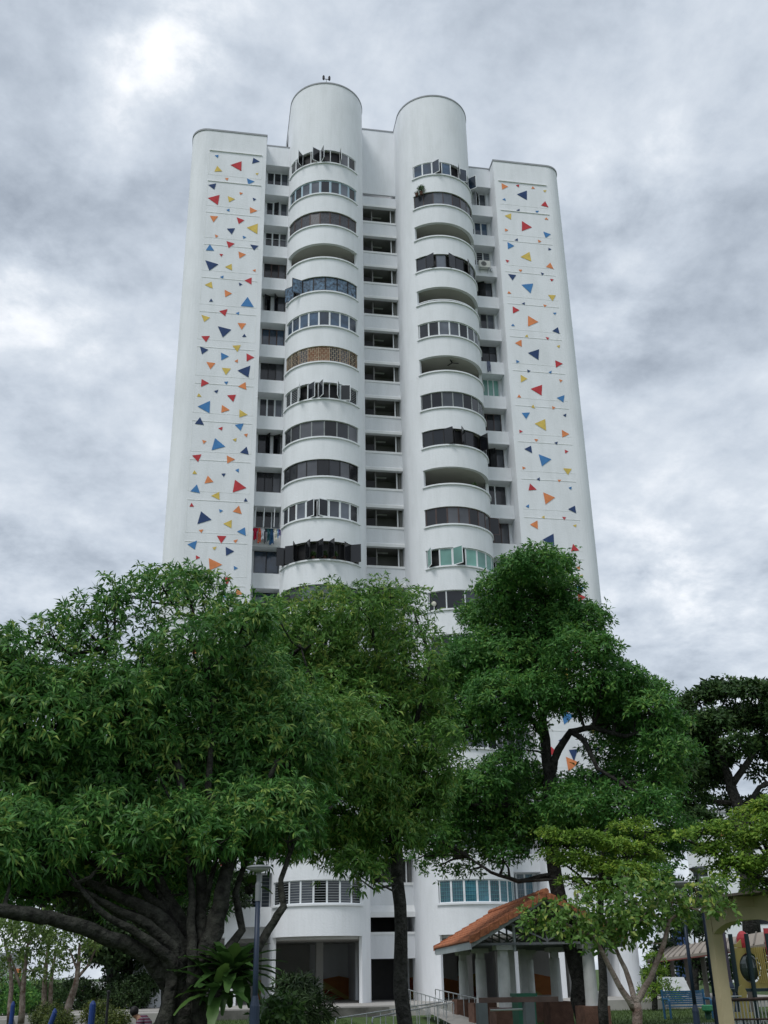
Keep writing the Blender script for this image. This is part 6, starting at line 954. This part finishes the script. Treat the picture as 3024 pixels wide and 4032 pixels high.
sp = thing('spring_seat', 'pair of yellow rounded play seat panels behind the dark fence', 'play seat', (x, y, -.47))
for dx in (-.27, .27):
    mb = MB(); pr = [(-.14, 0), (.14, 0), (.2, .3), (.14, .45), (.17, .62), (.09, .8), (0, .85), (-.09, .8), (-.15, .62), (-.14, .3)]
    a = [(x+dx+u, y, .0+w_) for u, w_ in pr]; b = [(p_[0], p_[1]+.06, p_[2]) for p_ in a]; mb.poly(a); mb.poly(b)
    for i in range(len(a)): j = (i+1) % len(a); mb.quad(a[i], a[j], b[j], b[i])
    mb.build('seat_panel', YEL, sp)
MB().box(x-.45, x+.45, y-.2, y+.25, -.22, -.001).build('seat', YEL, sp); MB().tube([(x, y, -.47), (x, y, -.22)], .1, 10).build('spring', GALV, sp)
MB().tube([(x-.2, y-.03, .5), (x+.2, y-.03, .5)], .02, 6).build('handle', GALV, sp)
fn = thing('dark_fence', 'low dark metal fence in front of the yellow play seats', 'fence', (5.95, -29.35, 0.04))
a = Vector((5.66, -29.21, 0.49)); b = Vector((6.13, -31.70, 0.58))
mb = MB(); mb.tube([a, b], .05, 6); mb.tube([a-Vector((0, 0, .55)), b-Vector((0, 0, .55))], .03, 6); mb.build('rail', TIMBER, fn)
mb = MB()
for i in range(16): p_ = a.lerp(b, i/15); mb.tube([(p_.x, p_.y, -.47), (p_.x, p_.y, p_.z)], .018, 5)
mb.build('bars', F_THIN, fn)
x, y, _ = (13.14, -8.42, 0.61)
wb = thing('white_canopy', 'low white sloping canopy behind the blue bench', 'canopy', (x, y, -.47))
mb = MB(); mb.poly([(x-.7, y, .30), (x+.75, y, .30), (x+.6, y+.3, .98), (x-.85, y+.3, 1.02)]); mb.poly([(x-.7, y+.1, .25), (x+.75, y+.1, .25), (x+.6, y+.4, .93), (x-.85, y+.4, .97)]); mb.build('canopy_sheet', mat('canopy_white', (.6, .62, .63), .6), wb)
for s in (-.6, .6): MB().tube([(x+s, y+.1, -.47), (x+s, y+.1, .4)], .04, 6).build('post', GALV, wb)

# ------------------------------------------------------------ left side: posts, steps, person
def blue_post(label, p, h, lean=(0, 0), r_=.055):
    x, y, z = p; t = thing('play_post', label, 'post', (x, y, -.47), 'blue playground posts')
    MB().tube([(x, y, -.47), (x+lean[0], y+lean[1], z)], [r_*1.1, r_], 10).build('shaft', mat('post_blue', (.015, .045, .19), .45), t)
    MB().lathe((x+lean[0], y+lean[1], z), [(r_, 0), (r_*.95, .03), (r_*.5, .09), (.01, .11)], 10).build('cap', MATS['post_blue'], t)
blue_post('upright blue post just left of the yellow green hedge', (-15.38, -33.62, 0.87), 1)
blue_post('slanting blue post beside the left hedge', (-14.62, -34.52, 0.71), 1, (.35, 0), .06)
blue_post('tapered blue post in front of the platform steps', (-13.50, -33.41, 0.84), 1, (.02, 0), .08)
t = thing('black_post', 'thin black post between the blue post and the seated person', 'post', (-12.87, -36.37, 0.58))
x, y, z = (-12.92, -36.37, 1.16); MB().tube([(x, y, -.47), (x, y, z)], .03, 8).build('shaft', F_BLACK, t); MB().lathe((x, y, z), [(.045, 0), (.045, .03), (.01, .05)], 8).build('cap', F_BLACK, t)
mb = MB(); x, y, _ = (-15.33, -18.51, 0.17)
for i in range(3): mb.box(x-1.1-.1*i, x+1.1, y-.35*i-.3, y-.35*i+.05, -.47, -.02-.15*i)
structure(mb.build('steps', CONC))

# person sitting on the lawn, seen from behind
x, y, z = (-12.24, -35.33, 0.64)
ps = thing('person', 'seated person with black hair and striped maroon shirt leaning forward', 'person', (x, y, -.47))
def skin(name, verts, edges, rads, m_, parent):
    me = bpy.data.meshes.new(name); me.from_pydata(verts, edges, []); me.materials.append(m_)
    o = bpy.data.objects.new(name, me); COL.objects.link(o)
    if parent: o.parent = parent; o.matrix_parent_inverse = Matrix.Translation(-_pl(parent))
    md = o.modifiers.new('skin', 'SKIN'); md.use_smooth_shade = True
    sv = me.skin_vertices[0].data if me.skin_vertices else None
    if sv is None:
        me.attributes.new
    for i, r_ in enumerate(rads): sv[i].radius = (r_, r_)
    sv[0].use_root = True
    o.modifiers.new('sub', 'SUBSURF').render_levels = 2
    return o
HX, HY, HZ = x+.20, y, .10
vs = [(HX, HY, HZ), (HX-.02, HY, HZ+.16), (HX-.08, HY-.01, HZ+.34), (HX-.17, HY-.01, HZ+.47), (HX-.24, HY-.01, HZ+.52), (HX-.31, HY-.01, HZ+.55), (HX-.34, HY-.01, HZ+.62),
      (HX-.16, HY+.17, HZ+.42), (HX-.24, HY+.22, HZ+.2), (HX-.42, HY+.15, HZ+.12), (HX-.50, HY+.13, HZ+.10),
      (HX-.16, HY-.17, HZ+.42), (HX-.24, HY-.22, HZ+.2), (HX-.42, HY-.16, HZ+.12), (HX-.50, HY-.14, HZ+.10),
      (HX-.05, HY+.1, HZ-.02), (HX-.45, HY+.13, HZ+.02), (HX-.46, HY+.13, HZ-.38), (HX-.58, HY+.13, HZ-.42),
      (HX-.05, HY-.1, HZ-.02), (HX-.45, HY-.13, HZ+.02), (HX-.46, HY-.13, HZ-.38), (HX-.58, HY-.13, HZ-.42)]
es = [(0,1),(1,2),(2,3),(3,4),(4,5),(5,6),(3,7),(7,8),(8,9),(9,10),(3,11),(11,12),(12,13),(13,14),(0,15),(15,16),(16,17),(17,18),(0,19),(19,20),(20,21),(21,22)]
rd_ = [.13, .12, .13, .11, .055, .075, .085, .055, .045, .035, .025, .055, .045, .035, .025, .09, .065, .045, .035, .09, .065, .045, .035]
try:
    skin('body', vs, es, rd_, mat('skin_tone', (.30, .17, .11), .6), ps)
except Exception as ex:
    print('skin failed', ex)
mb = MB()
tor = [(HX+.01, HY, HZ-.05), (HX-.01, HY, HZ+.16), (HX-.07, HY, HZ+.34), (HX-.15, HY, HZ+.45), (HX-.215, HY, HZ+.51)]
mb.tube(tor, [.19, .165, .185, .16, .07], 16); 
for s in (-1, 1): mb.tube([(HX-.13, HY+s*.10, HZ+.44), (HX-.165, HY+s*.19, HZ+.41), (HX-.215, HY+s*.22, HZ+.27)], [.08, .085, .07], 10)
SHIRT = mat('striped_shirt', (.16, .03, .06), .9, .1, 3)
nt2 = SHIRT.node_tree; wv = nt2.nodes.new('ShaderNodeTexWave'); wv.bands_direction = 'Z'; wv.inputs['Scale'].default_value = 5.0; wv.inputs['Distortion'].default_value = .4
gg = nt2.nodes.new('ShaderNodeNewGeometry'); nt2.links.new(gg.outputs['Position'], wv.inputs['Vector'])
rr_ = nt2.nodes.new('ShaderNodeValToRGB'); nt2.links.new(wv.outputs['Fac'], rr_.inputs[0]); rr_.color_ramp.interpolation = 'CONSTANT'
rr_.color_ramp.elements[0].color = (.10, .02, .045, 1); rr_.color_ramp.elements[1].position = .55; rr_.color_ramp.elements[1].color = (.17, .15, .18, 1)
nt2.links.new(rr_.outputs[0], nt2.nodes['Principled BSDF'].inputs['Base Color'])
mb.build('shirt', SHIRT, ps, smooth=True)
mb = MB()
for s in (-1, 1): mb.tube([(HX+.03, HY+s*.08, HZ-.04), (HX-.44, HY+s*.13, HZ+.02), (HX-.46, HY+s*.13, HZ-.33)], [.13, .088, .07], 12)
mb.build('trousers', mat('dark_denim', (.03, .035, .05), .9), ps, smooth=True)
MB().blob((HX-.325, HY-.01, HZ+.635), (.105, .10, .115), 10, jit=.006).build('hair', mat('black_hair', (.008, .007, .007), .55), ps, smooth=True)
x0_ = MB().box(HX-.25, HX+.3, HY-.5, HY+.5, -.47, HZ-.17)
tag(x0_.build('low_wall_seat', CONC), 'low concrete ledge the striped shirt person sits on', 'ledge')

# ------------------------------------------------------------ far apartment blocks
def block(label, p0, p1, h, wallm, bands, wins, th=10):
    a = Vector(p0[:2]); b = Vector(p1[:2]); t_ = (b-a).normalized(); n = Vector((-t_.y, t_.x)); Ln = (b-a).length
    o = thing('apartment_block', label, 'building', (a.x, a.y, -.47))
    mb = MB(); mb.obox(a, t_, Ln, n, th, -.47, h, c=False); mb.build('wall', wallm, o)
    mb = MB(); mb.obox(a-t_*.2-n*.2, t_, Ln+.4, n, th+.4, h, h+.5, c=False); mb.build('roof', GREYCOPE, o)
    for (u0, u1, z0, z1, m_) in bands:
        mb = MB(); mb.obox(a+t_*u0*Ln-n*.06, t_, (u1-u0)*Ln, n, .055, z0, z1, c=False); mb.build('painted_band', m_, o)
    k = 0
    for z in np.arange(3.2, h-1.6, 3.0):
        for u in wins:
            mb = MB(); mb.obox(a+t_*u*Ln-n*.09, t_, 1.8, n, .08, z, z+1.2, c=False); k += 1
            if k < 90: mb.build('window', GL_DARK, o)
PW = mat('far_white', (.72, .74, .76), .85, .03, .3)
block('distant white block with red and blue bands seen through the cream arch', (52.54, 72.52, 1.58), (66.82, 64.86, 1.58), 20, PW,
      [(.06, .26, 7.7, 8.9, PRED), (.50, .60, 6.4, 9.2, PAINT[0]), (.26, .32, 17, 19.2, PAINT[3])], [.03, .36, .44, .68, .84])
block('low distant white block with dark blue panel left of the lamp columns', (40.10, 56.18, 1.65), (43.57, 54.64, 1.58), 5.6, PW,
      [(.42, .80, .2, 5.2, PAINT[1])], [.06])
block('small distant pale block behind the slender trees at the far left', (-33.45, 54.59, 1.65), (-27.86, 57.53, 1.55), 3.4, mat('far_grey', (.5, .52, .53)),
      [(.86, .96, 1.6, 2.4, PAINT[3])], [.1, .4])
x, y, _ = (-18.22, 16.37, 0.37)
o = thing('painted_wall', 'low far wall painted with blue and red triangles between the young trees and steps', 'wall', (x, y, -.47))
MB().box(x-1.2, x+4.2, y, y+.2, -.47, 1.2).build('wall', mat('far_grey', (.5, .52, .53)), o)
mb = MB(); mb.poly([(x-.1, y-.01, .1), (x+.5, y-.01, .1), (x+.5, y-.01, 1.0), (x+.1, y-.01, 1.0)], 1); mb.poly([(x-.3, y-.02, .0), (x+.3, y-.02, .1), (x-.05, y-.02, .75)], 2); mb.poly([(x+2.6, y-.01, -.2), (x+3.5, y-.01, -.2), (x+3.5, y-.01, .5), (x+2.6, y-.01, .5)], 2); mb.build('mural', PAINT, o)

def bush(name, label, c, r_, lm, n=1, L0=.08, Wd=.035, dens=120, cat='shrub', group=None, flat=.8, droop=.2, per=7, el=(-10, 60)):
    t = thing(name, label, cat, (c[0], c[1], -.47), group)
    br = MB()
    for i in range(9):
        a = random.uniform(0, 6.28); br.tube([(c[0], c[1], -.47), (c[0]+math.cos(a)*r_*.3, c[1]+math.sin(a)*r_*.3, c[2]-.1), (c[0]+math.cos(a)*r_*.7, c[1]+math.sin(a)*r_*.7, c[2]+r_*.5)], [.02, .015, .008], 5)
    br.build('stems', BARK_D, t)
    pf = [(c[0]+random.uniform(-.5, .5)*r_, c[1]+random.uniform(-.5, .5)*r_, c[2]+random.uniform(-.35, .25)*r_, r_*random.uniform(.5, .75), 1) for i in range(6)]
    a_, b_ = puff_points(pf, dens, flat); leaves('foliage', a_, b_, L0, Wd, per, .05, droop, lm, t, el=el)
bush('hedge_bush', 'yellow green clipped bush left of the tapered blue post', (-15.88, -21.58, 0.26), .55, LM_HEDGE, group='clipped yellow green bushes')
bush('hedge_bush', 'small yellow green bush at the foot of the steps', (-15.38, -23.54, 0.09), .5, LM_HEDGE, group='clipped yellow green bushes')
bush('hedge_bush', 'yellow green clipped bush right of the tapered blue post', (-14.23, -21.43, 0.28), .55, LM_HEDGE, group='clipped yellow green bushes')
bush('hedge_bush', 'low yellow green bush touching the seated person', (-13.56, -23.39, 0.10), .6, LM_HEDGE, group='clipped yellow green bushes')
bush('palm_shrub', 'dark leafy shrub in front of the left void deck opening', (-8.20, -30.44, 0.92), .62, LM_DARK, L0=.3, Wd=.05, dens=26, droop=.5, per=9)
bush('palm_shrub', 'low dark spiky shrub spreading right of the lamp post', (-7.97, -32.47, 0.44), .6, LM_DARK, L0=.38, Wd=.035, dens=22, droop=.5, per=9)
bush('palm_shrub', 'dark round leafed shrub left of the lamp post foot', (-9.06, -36.39, 0.64), .5, LM_FERN, L0=.22, Wd=.09, dens=30, droop=.5, per=6)
bush('garden_shrub', 'green shrub at the far left edge behind the young trees', (-19.23, -8.91, 0.61), 1.3, LM_BROAD, L0=.16, Wd=.06, dens=30)
bush('garden_shrub', 'green shrub between the two leftmost young trees', (-18.28, -6.76, 0.45), 1.3, LM_RAIN, L0=.16, Wd=.06, dens=30)
bush('garden_shrub', 'dark shrub right behind the leaning pale stem', (-16.46, -3.55, 0.45), 1.4, LM_DARK, L0=.18, Wd=.07, dens=26)
bush('garden_shrub', 'dark shrub filling the gap under the sweeping limb by the white column', (-14.51, -3.41, 0.62), 1.3, LM_DARK, L0=.18, Wd=.07, dens=26)
# potted plants on the balconies
def pot_plant(label, c, r_, h, lm=None, pot=True):
    t = thing('potted_plant', label, 'potted plant', c, 'potted plants on the balconies')
    MB().lathe(c, [(.09, 0), (.13, .22), (.135, .24)], 12).build('pot', mat('pot_brown', (.10, .05, .035), .8), t)
    a_, b_ = puff_points([(c[0], c[1], c[2]+.24+h*.5, r_, 1), (c[0]+.05, c[1], c[2]+.24+h*.85, r_*.7, 1)], 130, 1.2)
    leaves('foliage', a_, b_, .16, .035, 6, .03, .4, lm or LM_FERN, t)
    MB().tube([(c[0], c[1], c[2]+.2), (c[0], c[1], c[2]+.24+h)], .012, 5).build('stem', BARK_D, t)
x, y = tp(1, 2.98, 238); MB_ = None
pot_plant('tall bushy plant sticking out above the brown panelled balcony', (x, y, sill(1)+.95), .2, .5)
x, y = tp(1, 2.98, 231); pot_plant('small sprig beside the bushy plant on the brown panelled balcony', (x, y, sill(1)+.95), .08, .15)
x, y = tp(1, 2.45, 300); pot_plant('green plant inside the lowest open balcony of the right bay', (x, y, sill(9)-.25), .16, .3)
for i, a_ in enumerate((262, 275, 290, 232, 335)):
    x, y = tp(-1, 2.6, a_); pot_plant(('creeping plant, %s, behind the black open sashes' % ('first from the centre of the curve', 'second from the centre of the curve', 'third from the centre of the curve', 'nearest the corridor', 'nearest the recess')[i]), (x, y, sill(11)+.02), .14, .2)
x, y = tp(1, 2.2, 275); q = thing('ceiling_fan', 'small dark fan hanging in the open balcony in the right bay', 'fan', (x, y, sill(6)+1.19))
MB().tube([(x, y, sill(6)+1.19), (x, y, sill(6)+1.0)], .02, 6).build('rod', F_BLACK, q); mb = MB()
for i in range(3): a = i*2.094; mb.obox((x, y), (math.cos(a), math.sin(a)), .45, (-math.sin(a), math.cos(a)), .09, sill(6)+.98, sill(6)+.995)
mb.build('blades', F_BLACK, q)
x, y = tp(1, 2.78, 232); q = thing('standing_fan', 'white round fan at the left end of the black balcony window', 'fan', (x, y, sill(12)))
MB().tube([(x, y, sill(12)), (x, y, sill(12)+.35)], .02, 6).build('stand', F_WHITE, q); MB().blob((x, y, sill(12)+.42), (.16, .08, .16), 8).build('fan_head', mat('fan_cream', (.6, .58, .5), .5), q)

print('OBJECTS', len(bpy.data.objects))
